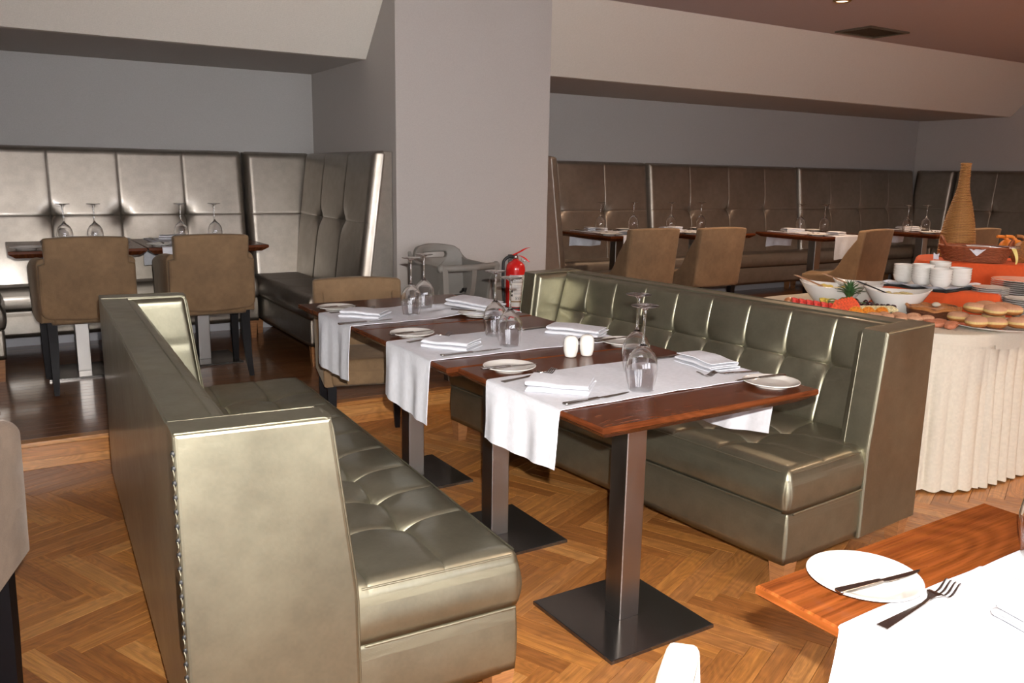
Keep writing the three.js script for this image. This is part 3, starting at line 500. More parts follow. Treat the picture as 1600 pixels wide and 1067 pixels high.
// ---------------------------------------------------------------- table settings
const TOP = 0.75, ON = 0.7548; // bare table, on the cloth
const runnerSpecs = [
  ['white linen runner across the nearest walnut table', [1.545, TOP, -1.85], 0.015, 0.765, 0.36, 0.165, 0.2, { seed: 2, skew: [0.04, 0.1] }],
  ['white linen runner across the middle walnut table', [1.508, TOP, -2.49], 0.0, 0.765, 0.345, 0.2, 0.17, { seed: 3, skew: [-0.06, 0] }],
  ['rumpled white linen runner across the rear walnut table', [1.5, TOP, -3.175], 0.02, 0.765, 0.345, 0.215, 0.16, { seed: 5, rumple: 0.012 }],
  ['white linen runner on the bottom right table', [1.212, TOP, -0.46], 0.03, 0.61, 0.37, 0.22, 0.2, { seed: 8 }],
];
for (const [l, p, a, w, wid, dl, dr, o] of runnerSpecs) put(makeRunner('' + l, 'runners on the walnut tables', w, wid, dl, dr, o), p, a);
const glass = makeGlass('upturned wine glass nearest the viewer on the nearest walnut table', 'upturned wine glasses on the row of three tables'); put(glass, [1.472, ON, -1.722]);
for (const [x, z, l] of [[1.598, -1.9, 'upturned wine glass behind the nearest one on the nearest walnut table'], [1.462, -2.4, 'upturned wine glass on the right of the pair on the middle table'], [1.512, -2.585, 'upturned wine glass on the left of the pair on the middle table'], [1.435, -3.135, 'upturned wine glass on the left of the pair on the rear table'], [1.548, -3.25, 'upturned wine glass on the right of the pair on the rear table']]) copy(glass, [x, ON, z], 0, l);
copy(glass, [1.358, ON, -0.612], 0, 'upturned wine glass cut off by the right edge of the photo', 'glass on the corner table');
const plate = makePlate('white side plate with a knife at the left end of the nearest table', 0.08, 'white side plates on the walnut tables'); put(plate, [1.283, TOP, -2.105]);
for (const [x, y, z, l] of [[1.845, TOP, -1.6, 'white side plate at the right end of the nearest table'], [1.25, TOP, -2.725, 'white side plate at the left end of the middle table'], [1.84, TOP, -2.255, 'white side plate at the right end of the middle table, behind the shakers'], [1.21, TOP, -3.4, 'white side plate at the left end of the rear table'], [1.66, TOP + 0.004, -2.985, 'white side plate under a napkin on the rear table'], [1.035, TOP, -0.7, 'white side plate on the bare wood of the bottom right table']]) copy(plate, [x, y, z], 0, l);
const knife = makeKnife('knife lying on the left plate of the nearest table', 'table knives'); put(knife, [1.275, TOP + 0.0148, -2.085], -0.1); knife.scale.setScalar(0.82);
for (const [x, y, z, a, s, l] of [
  [1.308, ON, -1.697, 0.07, 1, 'long knife at the front edge of the nearest runner'], [1.86, ON, -2.0, -0.03, 1, 'knife beyond the glasses at the right end of the nearest runner'], [1.835, TOP + 0.0148, -1.635, 3.05, 0.82, 'knife resting on the right plate of the nearest table'],
  [1.248, TOP + 0.0148, -2.71, 0.05, 0.82, 'knife lying on the left plate of the middle table'], [1.293, ON, -2.352, 0.02, 1, 'long knife at the front edge of the middle runner'], [1.76, ON, -2.63, 0.1, 1, 'knife beyond the glasses on the middle runner'], [1.83, TOP + 0.0148, -2.29, 0.08, 0.82, 'knife lying on the right plate of the middle table'],
  [1.21, TOP + 0.0148, -3.385, -0.03, 0.82, 'knife lying on the left plate of the rear table'], [1.2, ON, -3.035, 0.05, 1, 'knife at the front edge of the rear runner'], [1.665, TOP + 0.019, -3.005, -0.9, 0.95, 'knife across the plate under the napkin on the rear table'],
  [1.035, TOP + 0.0155, -0.672, -0.12, 0.72, 'dark knife lying across the plate on the bottom right table']]) { const k = copy(knife, [x, y, z], a, l); k.scale.setScalar(s); }
const fork = makeFork('fork at the left end of the nearest runner', 'table forks'); put(fork, [1.275, ON, -1.985], 0.2);
for (const [x, y, z, a, s, l] of [[1.826, ON, -1.745, 2.95, 1, 'fork beside the right plate of the nearest table'], [1.27, ON, -2.625, 0.3, 1, 'fork at the left end of the middle runner'], [1.79, ON, -2.36, 3.05, 0.95, 'fork at the right end of the middle runner'], [1.245, ON, -3.31, 0.15, 1, 'fork at the left end of the rear runner'], [1.032, ON, -0.612, 0.1, 0.92, 'fork on the white cloth of the bottom right table']]) { const k = copy(fork, [x, y, z], a, l); k.scale.setScalar(s); }
for (const [x, z, a, L, W, s, l] of [
  [1.285, -1.835, -0.78, 0.17, 0.125, 3, 'folded white napkin at the left end of the nearest runner'], [1.85, -1.865, 1.5, 0.17, 0.115, 4, 'folded white napkin at the right end of the nearest runner'],
  [1.28, -2.475, -0.95, 0.17, 0.12, 5, 'folded napkin at the left end of the middle runner'], [1.805, -2.485, -0.95, 0.2, 0.12, 6, 'folded napkin at the right end of the middle runner'],
  [1.25, -3.17, -0.8, 0.17, 0.12, 7, 'folded napkin at the left end of the rear runner'], [1.165, -0.455, -0.25, 0.2, 0.15, 9, 'folded white napkin at the bottom right corner of the photo']]) put(makeNapkin('' + l, 'folded white napkins', L, W, M.linen, s), [x, ON, z], a);
put(makeNapkin('napkin pushed up against the plate on the rear table', 'folded white napkins', 0.21, 0.15, M.linen, 8), [1.735, ON + 0.016, -3.13], -1.1).rotation.x = 0.04;
const shaker = makeShaker('white porcelain shaker on the left of the pair', 'salt and pepper shakers', 3); put(shaker, [1.556, TOP, -2.175]);
put(makeShaker('white porcelain shaker on the right of the pair', 'salt and pepper shakers', 1), [1.615, TOP, -2.168]);

// settings of the alcove tables: runner from front to back, two places, two glasses
const aKnife = copy(knife, [0, -5, 0], 0, ''), aFork = copy(fork, [0, -5, 0], 0, ''), aPlate = copy(plate, [0, -5, 0], 0, ''); [aKnife, aFork, aPlate].forEach((o) => { o.scale.setScalar(1); scene.remove(o); });
const gx = [[[0.345, -5.47], [0.503, -5.47]], [[0.978, -5.48], [1.178, -5.48]], [[4.19, -5.5], [4.53, -5.5]], [[4.87, -5.42], [5.19, -5.4]], [[5.95, -4.98], [6.16, -4.9]], [[6.92, -4.62], [7.16, -4.6]]];
alcove.forEach(([n, [tx, , tz]], i) => {
  const y = PL + TOP, on = y + 0.0048, rx = [0, -0.1, -0.05, -0.08, -0.03, 0.1][i];
  put(makeRunner('white runner over the ' + n, 'runners on the alcove tables', 0.7, 0.33, i < 2 ? 0.17 : 0.18, i < 2 ? 0.17 : 0.13, { seed: 20 + i }), [tx + rx, y, tz], Math.PI / 2);
  for (const s of [1, -1]) {
    const end = s > 0 ? 'front' : 'back', q = s > 0 ? Math.PI / 2 : -Math.PI / 2;
    copy(aPlate, [tx - s * 0.25, y, tz + s * 0.22], 0, `side plate at the ${end} of the ${n}`, 'side plates in the alcoves');
    copy(aKnife, [tx + rx + s * 0.13, on, tz + s * 0.2], q, `knife at the ${end} of the ${n}`, 'knives in the alcoves');
    copy(aFork, [tx + rx - s * 0.13, on, tz + s * 0.2], q, `fork at the ${end} of the ${n}`, 'forks in the alcoves');
    put(makeNapkin(`folded napkin at the ${end} of the ${n}`, 'napkins in the alcoves', 0.17, 0.11, M.linen, 40 + i * 2 + (s > 0 ? 1 : 0)), [tx + rx, on, tz + s * 0.22], s * 0.3);
  }
  gx[i].forEach(([x, z], k) => copy(glass, [x, on, z], 0, `${k ? 'right' : 'left'} upturned glass on the ${n}`, 'upturned wine glasses in the alcoves'));
});

// ---------------------------------------------------------------- by the pillar: high chair and extinguisher
{
  const h = thing('high_chair', 'grey plastic high chair standing against the pillar', 'high chair', [2.388, PL, -4.6], 0.16), P = M.plastic;
  h.scale.x = 0.87;
  const s = new THREE.Shape(); s.moveTo(-0.2, 0.42); s.lineTo(0.2, 0.42); s.lineTo(0.215, 0.66); s.quadraticCurveTo(0.2, 0.745, 0.13, 0.748); s.quadraticCurveTo(0, 0.77, -0.13, 0.748); s.quadraticCurveTo(-0.2, 0.745, -0.215, 0.66); s.lineTo(-0.2, 0.42);
  const slot = new THREE.Path(); slot.moveTo(-0.085, 0.672); slot.lineTo(0.085, 0.672); slot.absarc(0.085, 0.69, 0.018, -Math.PI / 2, Math.PI / 2); slot.lineTo(-0.085, 0.708); slot.absarc(-0.085, 0.69, 0.018, Math.PI / 2, Math.PI * 1.5);
  const g = bent(extrude(s, 0.035, 0.008, [slot]), (x, y, z) => [x, y, z - 0.2 - (y - 0.42) * 0.12 + 1.2 * x * x]); part('backrest', g, P, h);
  for (const k of [-1, 1]) {
    const sd = new THREE.Shape(); sd.moveTo(-0.2, 0.4); sd.lineTo(0.12, 0.4); sd.quadraticCurveTo(0.1, 0.5, 0.17, 0.6); sd.lineTo(0.17, 0.648); sd.lineTo(-0.1, 0.66); sd.quadraticCurveTo(-0.16, 0.67, -0.2, 0.72); sd.lineTo(-0.2, 0.4);
    const q = extrude(sd, 0.028, 0.007); q.rotateY(-Math.PI / 2); q.translate(k * 0.215 + 0.014, 0, 0); part('side_panel', boxUV(q), P, h);
    part('leg', sweep([[k * 0.222, 0.66, 0.16, 0.022], [k * 0.235, 0.35, 0.2, 0.022], [k * 0.25, 0, 0.25, 0.02]]), P, h);
    part('leg', sweep([[k * 0.21, 0.5, -0.2, 0.022], [k * 0.23, 0.25, -0.225, 0.022], [k * 0.245, 0, -0.25, 0.02]]), P, h);
    part('side_rail', tube([[k * 0.238, 0.2, 0.2], [k * 0.238, 0.2, -0.21]], 0.014, 4, 10), P, h);
  }
  part('front_bar', merge([tube([[-0.24, 0.645, 0.16], [0, 0.645, 0.2], [0.24, 0.645, 0.16]], 0.02, 20, 12), ...[-1, 1].map((k) => new THREE.SphereGeometry(0.026, 14, 10).translate(k * 0.24, 0.645, 0.16))]), P, h);
  part('crotch_post', sweep([[0, 0.64, 0.195, 0.02], [0, 0.54, 0.185, 0.018], [0, 0.43, 0.15, 0.022]]), P, h);
  const seat = pad(0.4, 0.36, 0.035, { er: 0.012, cr: 0.05, bulge: 0, D: (x, z) => -0.008 * (1 - (x / 0.2) ** 2), step: 0.03 }); seat.translate(0, 0.405, -0.02); part('seat', seat, P, h);
  part('strap', merge([tube([[-0.14, 0.445, -0.15], [-0.1, 0.46, 0], [-0.02, 0.452, 0.1]], 0.009, 14, 6), tube([[0.17, 0.45, -0.12], [0.1, 0.475, -0.02], [0.04, 0.5, 0.06], [0.02, 0.49, 0.12]], 0.009, 14, 6)]), M.black, h, 'black safety strap');
  part('buckle', box(0.04, 0.02, 0.03, 0.03, 0.5, 0.09, 0.005), M.black, h);
}
{
  const e = thing('fire_extinguisher', 'red fire extinguisher with a white label hanging on the pillar', 'extinguisher', [2.992, 0.34, -4.85], -0.42), r = 0.066;
  part('cylinder', lathe([[0, 0], [0.058, 0], [0.064, 0.006], [r, 0.02], [r, 0.355], [0.06, 0.385], [0.045, 0.405], [0.024, 0.415], [0.02, 0.425], [0, 0.425]], 48), M.red, e);
  part('valve', lathe([[0, 0.42], [0.017, 0.42], [0.017, 0.442], [0.012, 0.446], [0.012, 0.46], [0, 0.46]], 20), M.chrome, e);
  part('lever', merge([sweep([[-0.02, 0.452, 0.0, 0.009], [0.025, 0.475, 0.012, 0.009], [0.06, 0.497, 0.02, 0.008], [0.088, 0.505, 0.026, 0.006]])]), M.red, e);
  part('handle', sweep([[-0.015, 0.447, 0.0, 0.009], [0.03, 0.447, 0.012, 0.008], [0.07, 0.424, 0.022, 0.007], [0.085, 0.408, 0.026, 0.006]]), M.red, e);
  part('safety_pin', new THREE.TorusGeometry(0.014, 0.0016, 8, 24).translate(0.048, 0.425, 0.02), M.chrome, e);
  part('hose', tube([[-0.012, 0.44, -0.01], [-0.05, 0.435, -0.02], [-0.08, 0.4, -0.02], [-0.083, 0.25, -0.015], [-0.078, 0.1, -0.01], [-0.074, 0.03, -0.005]], 0.0105, 40, 10), M.black, e);
  part('wall_bracket', merge([box(0.05, 0.1, 0.012, -0.02, 0.4, -0.066, 0.002), box(0.03, 0.02, 0.06, -0.01, 0.43, -0.04, 0.002)]), M.base, e);
  part('band', new THREE.CylinderGeometry(r + 0.002, r + 0.002, 0.012, 48, 1, true).translate(0, 0.098, 0), M.black, e);
  const cv = document.createElement('canvas'); cv.width = 512; cv.height = 640; const x = cv.getContext('2d');
  x.fillStyle = '#dcd8d2'; x.fillRect(0, 0, 512, 640); x.fillStyle = '#b9bcc4'; x.fillRect(0, 0, 512, 120); x.fillStyle = '#e6e3de'; x.fillRect(16, 14, 120, 92); x.fillRect(150, 14, 346, 92);
  x.fillStyle = '#111'; x.font = 'bold 92px sans-serif'; x.fillText('JOBAL', 160, 94); x.fillStyle = '#555'; for (let i = 0; i < 2; i++) x.fillRect(20, 132 + i * 16, 470, 6);
  x.fillStyle = '#333'; for (const [bx, by] of [[40, 300], [40, 380]]) { x.beginPath(); x.moveTo(bx, by + 50); x.lineTo(bx + 70, by + 50); x.lineTo(bx + 60, by); x.lineTo(bx + 20, by + 20); x.fill(); }
  x.fillStyle = '#8b8d92'; for (let i = 0; i < 9; i++) x.fillRect(150, 210 + i * 22, 250 + (i * 53) % 70, 6); x.strokeStyle = '#222'; x.lineWidth = 5; for (let i = 0; i < 4; i++) { x.strokeRect(190 + i * 74, 440, 54, 54); x.fillStyle = '#222'; x.fillRect(206 + i * 74, 458, 22, 26); }
  x.fillStyle = '#8a6a44'; x.fillRect(0, 520, 512, 28); x.fillStyle = '#d5d3d0'; x.fillRect(0, 548, 512, 92);
  const t = new THREE.CanvasTexture(cv); t.colorSpace = THREE.SRGBColorSpace; const lg = new THREE.CylinderGeometry(r + 0.0008, r + 0.0008, 0.215, 40, 1, true, -0.75, 1.75); lg.translate(0, 0.215, 0);
  part('sticker', lg, std({ map: t, roughness: 0.4 }), e, 'white printed sticker');
}

// ---------------------------------------------------------------- the buffet table
const BC = V(3.95, 0, -2.77), BU = V(0.55, 0, 0.835), BV = V(-0.835, 0, 0.55), BT = -0.988, BY = 0.7;   // centre, rightwards, towards the viewer, turn, top
const bp = (u, v, h = BY) => [BC.x + BU.x * u + BV.x * v, h, BC.z + BU.z * u + BV.z * v];
const at = (o, u, v, h = BY, a = 0) => put(o, bp(u, v, h), BT + a);
{
  // a long table with rounded corners, x from 3.25, z from -3.12 to -1.92, running out of the picture on the right
  const X0 = 3.25, X1 = 5.35, Z0 = -3.12, Z1 = -1.95, C = [(X0 + X1) / 2, 0, (Z0 + Z1) / 2], hw = (X1 - X0) / 2, hd = (Z1 - Z0) / 2, CR = 0.34;
  const per = 2 * Math.PI * CR + 4 * (hw - CR) + 4 * (hd - CR);
  const edge = (s, off) => { // point on the rounded outline at arc length s, pushed out by off
    let d = ((s % per) + per) % per; const segs = [[2 * (hw - CR), -hw + CR, hd, 1, 0, 0, 1], [Math.PI / 2 * CR, hw - CR, hd - CR, 0, 0], [2 * (hd - CR), hw, hd - CR, 0, -1, 1, 0], [Math.PI / 2 * CR, hw - CR, -hd + CR, 1, 0], [2 * (hw - CR), hw - CR, -hd, -1, 0, 0, -1], [Math.PI / 2 * CR, -hw + CR, -hd + CR, 2, 0], [2 * (hd - CR), -hw, -hd + CR, 0, 1, -1, 0], [Math.PI / 2 * CR, -hw + CR, hd - CR, 3, 0]];
    for (const g of segs) { if (d <= g[0] + 1e-9) { if (g.length === 7) return [g[1] + g[3] * d + g[5] * off, g[2] + g[4] * d + g[6] * off]; const a = Math.PI / 2 - g[3] * Math.PI / 2 - d / CR; return [g[1] + (CR + off) * Math.cos(a), g[2] + (CR + off) * Math.sin(a)]; } d -= g[0]; }
    return [-hw + CR, hd + off];
  };
  const t = thing('buffet_table', 'long buffet table hidden under its white cloth and pleated skirt', 'table', C);
  { const o = []; for (let i = 0; i < 120; i++) o.push(edge(i / 120 * per, -0.012)); const g = extrude(o.map(([x, z]) => [x, -z]).reverse(), 0.03, 0.003); g.rotateX(-Math.PI / 2); g.translate(0, BY - 0.036, 0); part('tabletop', boxUV(g), M.legOak, t); }
  for (const x of [-1, 1]) for (const z of [-1, 1]) part('leg', legTaper(0.03, 0.022, BY - 0.036).translate(x * (hw - 0.3), 0, z * (hd - 0.3)), M.legOak, t);
  const r = rng(5), ph = [r() * 6, r() * 6, r() * 6];
  const cloth = sheet((u, v) => { const s = u * per; if (v < 0.5) { const p = edge(s, 0.014), k = v / 0.5; return [p[0] * k, BY, p[1] * k]; } const k = (v - 0.5) / 0.5, p = edge(s, 0.014 + 0.008 * k + (v > 0.55 ? 0.003 * Math.sin(s * 14) : 0)); return [p[0], BY - k * (0.058 + 0.014 * Math.sin(s * 5 + 1) + 0.006 * Math.sin(s * 11)), p[1]]; }, 260, 14, -0.002, (u, v) => [u * per, v]);
  solo('tablecloth', cloth, M.cream, 'white cloth topping the buffet table, its wavy edge over the skirt', 'tablecloth', C);
  const skirt = thing('table_skirt', 'cream pleated skirt hanging round the buffet table to the floor', 'table skirt', C), pitch = 0.082;
  const wave = (x) => { const f = ((x / 6.2832) % 1 + 1) % 1; return f < 0.66 ? Math.sin(f / 0.66 * Math.PI) : -0.9 * Math.sin((f - 0.66) / 0.34 * Math.PI); };
  const drop = sheet((u, v) => { const s = u * per, k = Math.min(1, v * 1.7 + 0.1), a = 6.2832 * (Math.round(per / pitch) * u) + 0.7 * Math.sin(s * 5 + ph[0]) + 0.5 * Math.sin(s * 11 + ph[1]), am = k * (0.013 + 0.006 * Math.sin(s * 7 + ph[2])), p = edge(s + 0.01 * v * Math.sin(s * 9), am * wave(a + 0.7 * v * Math.sin(s * 10)) + 0.02 * v * v); return [p[0], 0.655 - v * (0.645 + 0.003 * Math.sin(a)), p[1]]; }, 1300, 12, -0.002, (u, v) => [u * per, v * 0.65]);
  part('pleated_drop', drop, M.cream, skirt);
  part('waist_band', sheet((u, v) => { const p = edge(u * per, 0.012); return [p[0], 0.672 - v * 0.036, p[1]]; }, 200, 2, -0.002), M.cream, skirt);
}
// orange cloths draped over two display boxes
function drape(a, b, h0, h1, flare, seed, folds = 9) {
  const ph = rng(seed)() * 6, sq = (q) => { const c = Math.cos(q), s = Math.sin(q), n = 7; return 1 / Math.pow(Math.pow(Math.abs(c) / a, n) + Math.pow(Math.abs(s) / b, n), 1 / n); };
  return sheet((u, v) => { const q = u * Math.PI * 2, r0 = sq(q); if (v < 0.4) { const t = v / 0.4; return [r0 * t * Math.cos(q), h1 + 0.003 * Math.sin(q * 4 + ph) * t, -r0 * t * Math.sin(q)]; } const t = (v - 0.4) / 0.6, rd = 0.018, f = flare * Math.pow(t, 1.4) * (1 + 0.5 * Math.sin(q * folds + ph) + 0.25 * Math.sin(q * folds * 2.3 + ph)), e = Math.min(1, t * 6), rr = r0 + rd * Math.sin(e * Math.PI / 2) + f; return [rr * Math.cos(q), h1 - rd * (1 - Math.cos(e * Math.PI / 2)) - (h1 - h0 - rd - 0.002) * Math.max(0, (t - 0.1) / 0.9), -rr * Math.sin(q)]; }, 128, 26, -0.002, (u, v, p) => [p[0], p[2] + p[1]]);
}
at(solo('orange_cloth', drape(0.33, 0.215, 0, 0.2, 0.06, 3, 7), M.orange, 'upper orange cloth under the wicker basket, over a display box', 'cloth'), 0.52, -0.545);
at(solo('orange_cloth', drape(0.25, 0.175, 0, 0.1, 0.05, 4, 6), M.orange, 'lower orange cloth under the tray of small white bowls', 'cloth'), 0.29, 0.035);

// stacked crockery
const ORD = ['bottom', 'second', 'third', 'fourth', 'fifth', 'sixth', 'seventh', 'eighth', 'ninth', 'tenth', 'eleventh', 'twelfth', 'thirteenth', 'fourteenth', 'fifteenth', 'sixteenth', 'seventeenth'];
const cup = thing('dessert_bowl', 'x', 'bowl', bp(0.12, 0.1, 0.817), BT, 'stacked small white bowls on the buffet tray');
part('bowl_body', lathe([[0, 0.004], [0.026, 0.004], [0.03, 0], [0.033, 0.002], [0.045, 0.014], [0.051, 0.034], [0.0525, 0.04], [0.0505, 0.04], [0.043, 0.017], [0.03, 0.008], [0, 0.007]], 32), M.china, cup);
let firstCup = true;
const spots = [[0.12, 0.07, 5, 'left stack'], [0.205, 0.15, 6, 'second stack from the left'], [0.285, -0.06, 6, 'rear stack'], [0.285, 0.21, 5, 'front stack'], [0.372, 0.1, 5, 'right stack']];
for (const [u, v, n, w] of spots) for (let k = 0; k < n; k++) {
  const l = k === n - 1 ? `topmost small white bowl of the ${w} on the tray` : k === 0 ? `bottom small white bowl of the ${w} on the tray` : `${ORD[k]} small white bowl from below in the ${w} on the tray`, p = bp(u, v, 0.819 + k * 0.0125);
  if (firstCup) { firstCup = false; put(cup, p, BT); cup.userData.label = l; } else copy(cup, p, BT, l);
}
{
  const t = thing('serving_tray', 'dark tray with a white liner carrying the small white bowls', 'tray', bp(0.25, 0.075, 0.802), BT - Math.atan2(-0.308, 0.208) - Math.PI / 2 + 0.1);
  part('tray_base', box(0.34, 0.008, 0.36, 0, 0.004, 0, 0.003), M.black, t);
  part('liner', sheet((u, v) => { const x = (u - 0.5) * 0.325, z = (v - 0.5) * 0.345, e = Math.max(Math.abs(u - 0.5), Math.abs(v - 0.5)) * 2; return [x, 0.011 + 0.012 * Math.pow(e, 14) + 0.004 * Math.sin(x * 60 + z * 40) * e, z]; }, 30, 30, 0.0012), M.linen, t);
}
function makeStackPlate(name, r, group) { const g = thing(name, 'x', 'plate', [0, 0, 0], BT, group), k = r / 0.08; part('dish', lathe([[0, 0.002], [0.045, 0.002], [0.047, 0], [0.05, 0.0015], [0.058, 0.006], [0.079, 0.012], [0.08, 0.0135], [0.078, 0.0142], [0.056, 0.0085], [0, 0.005]].map(([x, y]) => [x * k, y]), 40), M.china, g); return g; }
for (const [name, r, u, v, n, st, w] of [['dessert_plate', 0.083, 0.51, 0.11, 13, 0.0092, 'left stack of plates'], ['dinner_plate', 0.145, 0.665, -0.08, 15, 0.0098, 'large rear stack of plates'], ['dessert_plate', 0.092, 0.655, 0.18, 9, 0.0092, 'front right stack of plates']]) {
  let first = null; for (let k = 0; k < n; k++) { const l = k === n - 1 ? `topmost white plate of the ${w}` : k === 0 ? `bottom white plate of the ${w}` : `${ORD[k]} white plate from below in the ${w}`, p = bp(u, v, BY + 0.001 + k * st), g = w + ' on the buffet'; if (!first) { first = makeStackPlate(name, r, g); put(first, p, BT); first.userData.label = l; } else copy(first, p, BT, l); }
}
// boat-shaped salad bowls with servers
function boat(L, W, h, lift) {
  const f = (s) => (u, v) => { const q = u * Math.PI * 2, c = Math.cos(q), sn = Math.sin(q), t = v, k = 0.42 + 0.58 * Math.pow(t, 0.8), rx = (L / 2) * k * (1 + 0.06 * t), rz = (W / 2) * (0.5 + 0.5 * Math.pow(t, 0.7)); return [rx * c * s, h * t + lift * t * t * Math.pow(Math.abs(c), 3) + (s < 1 ? 0.006 * (1 - t) : 0), -rz * sn * s]; };
  const out = grid(f(1), 56, 14, (u, v) => [u, v]), inn = grid((u, v) => f(0.955)(u, 1 - v), 56, 14, (u, v) => [u, v]), rim = grid((u, v) => { const a = f(1)(u, 1), b = f(0.955)(u, 1), m = Math.sin(v * Math.PI) * 0.002; return [a[0] + (b[0] - a[0]) * v, a[1] + (b[1] - a[1]) * v + m, a[2] + (b[2] - a[2]) * v]; }, 56, 4, (u, v) => [u, v]);
  const fl = (s, y) => grid((u, v) => { const p = f(s)(u, 0); return [p[0] * v, y, p[2] * v]; }, 56, 2, (u, v) => [u, v]);
  return merge([out, inn, rim, fl(1, 0.0005), fl(0.955, 0.0065)]);
}
const wood = std({ color: lin(0.36, 0.16, 0.05), roughness: 0.5, map: rescale(T.oak, 4, 8) });
[['large white boat-shaped bowl of salad with a wooden server, on the left', -0.2, 0.27, -0.02, 0.31, M.legOak], ['white boat-shaped bowl behind the pineapple crown', -0.08, 0.1, 0.05, 0.26, wood], ['white boat-shaped bowl on the right with a dark-handled server', 0.1, 0.36, 0.06, 0.29, M.legDark]].forEach(([l, u, v, a, L, m], i) => {
  const b = thing('salad_bowl', l, 'bowl', bp(u, v), BT + a, 'boat-shaped white salad bowls'); part('bowl_body', boat(L, 0.23, 0.1, 0.022), M.china, b);
  if (i !== 1) { const r = rng(60 + i), fill = []; for (let k = 0; k < 60; k++) { const q = r() * 6.28, d = 0.86 * Math.sqrt(r()); const g = new THREE.IcosahedronGeometry(0.013 + r() * 0.008, 0); g.scale(1.4, 0.45, 1); g.rotateY(r() * 6); g.rotateX(r() - 0.5); g.translate(d * 0.12 * Math.cos(q), 0.07 + r() * 0.018, d * 0.075 * Math.sin(q)); fill.push(boxUV(g)); } part('salad', merge(fill), std({ color: i ? lin(0.5, 0.42, 0.2) : lin(0.62, 0.47, 0.08), roughness: 0.6 }), b).userData.kind = 'stuff'; }
  const sv = thing('serving_spoon', ['wooden salad server leaning in the left bowl', 'wooden server handle sticking out of the rear bowl', 'dark serving spoon leaning in the right bowl'][i], 'spoon', bp(u - 0.06, v, BY + 0.07), BT + a);
  part('handle', sweep([[0.07, -0.005, 0, 0.006], [0, 0.025, 0, 0.0075], [-0.09, 0.058, 0, 0.009], [-0.125, 0.07, 0, 0.0085]]), m, sv); const sc = new THREE.SphereGeometry(0.03, 14, 8); sc.scale(1.3, 0.3, 0.8); sc.rotateZ(-0.3); sc.translate(0.1, -0.012, 0); part('spoon_head', sc, m, sv);
});
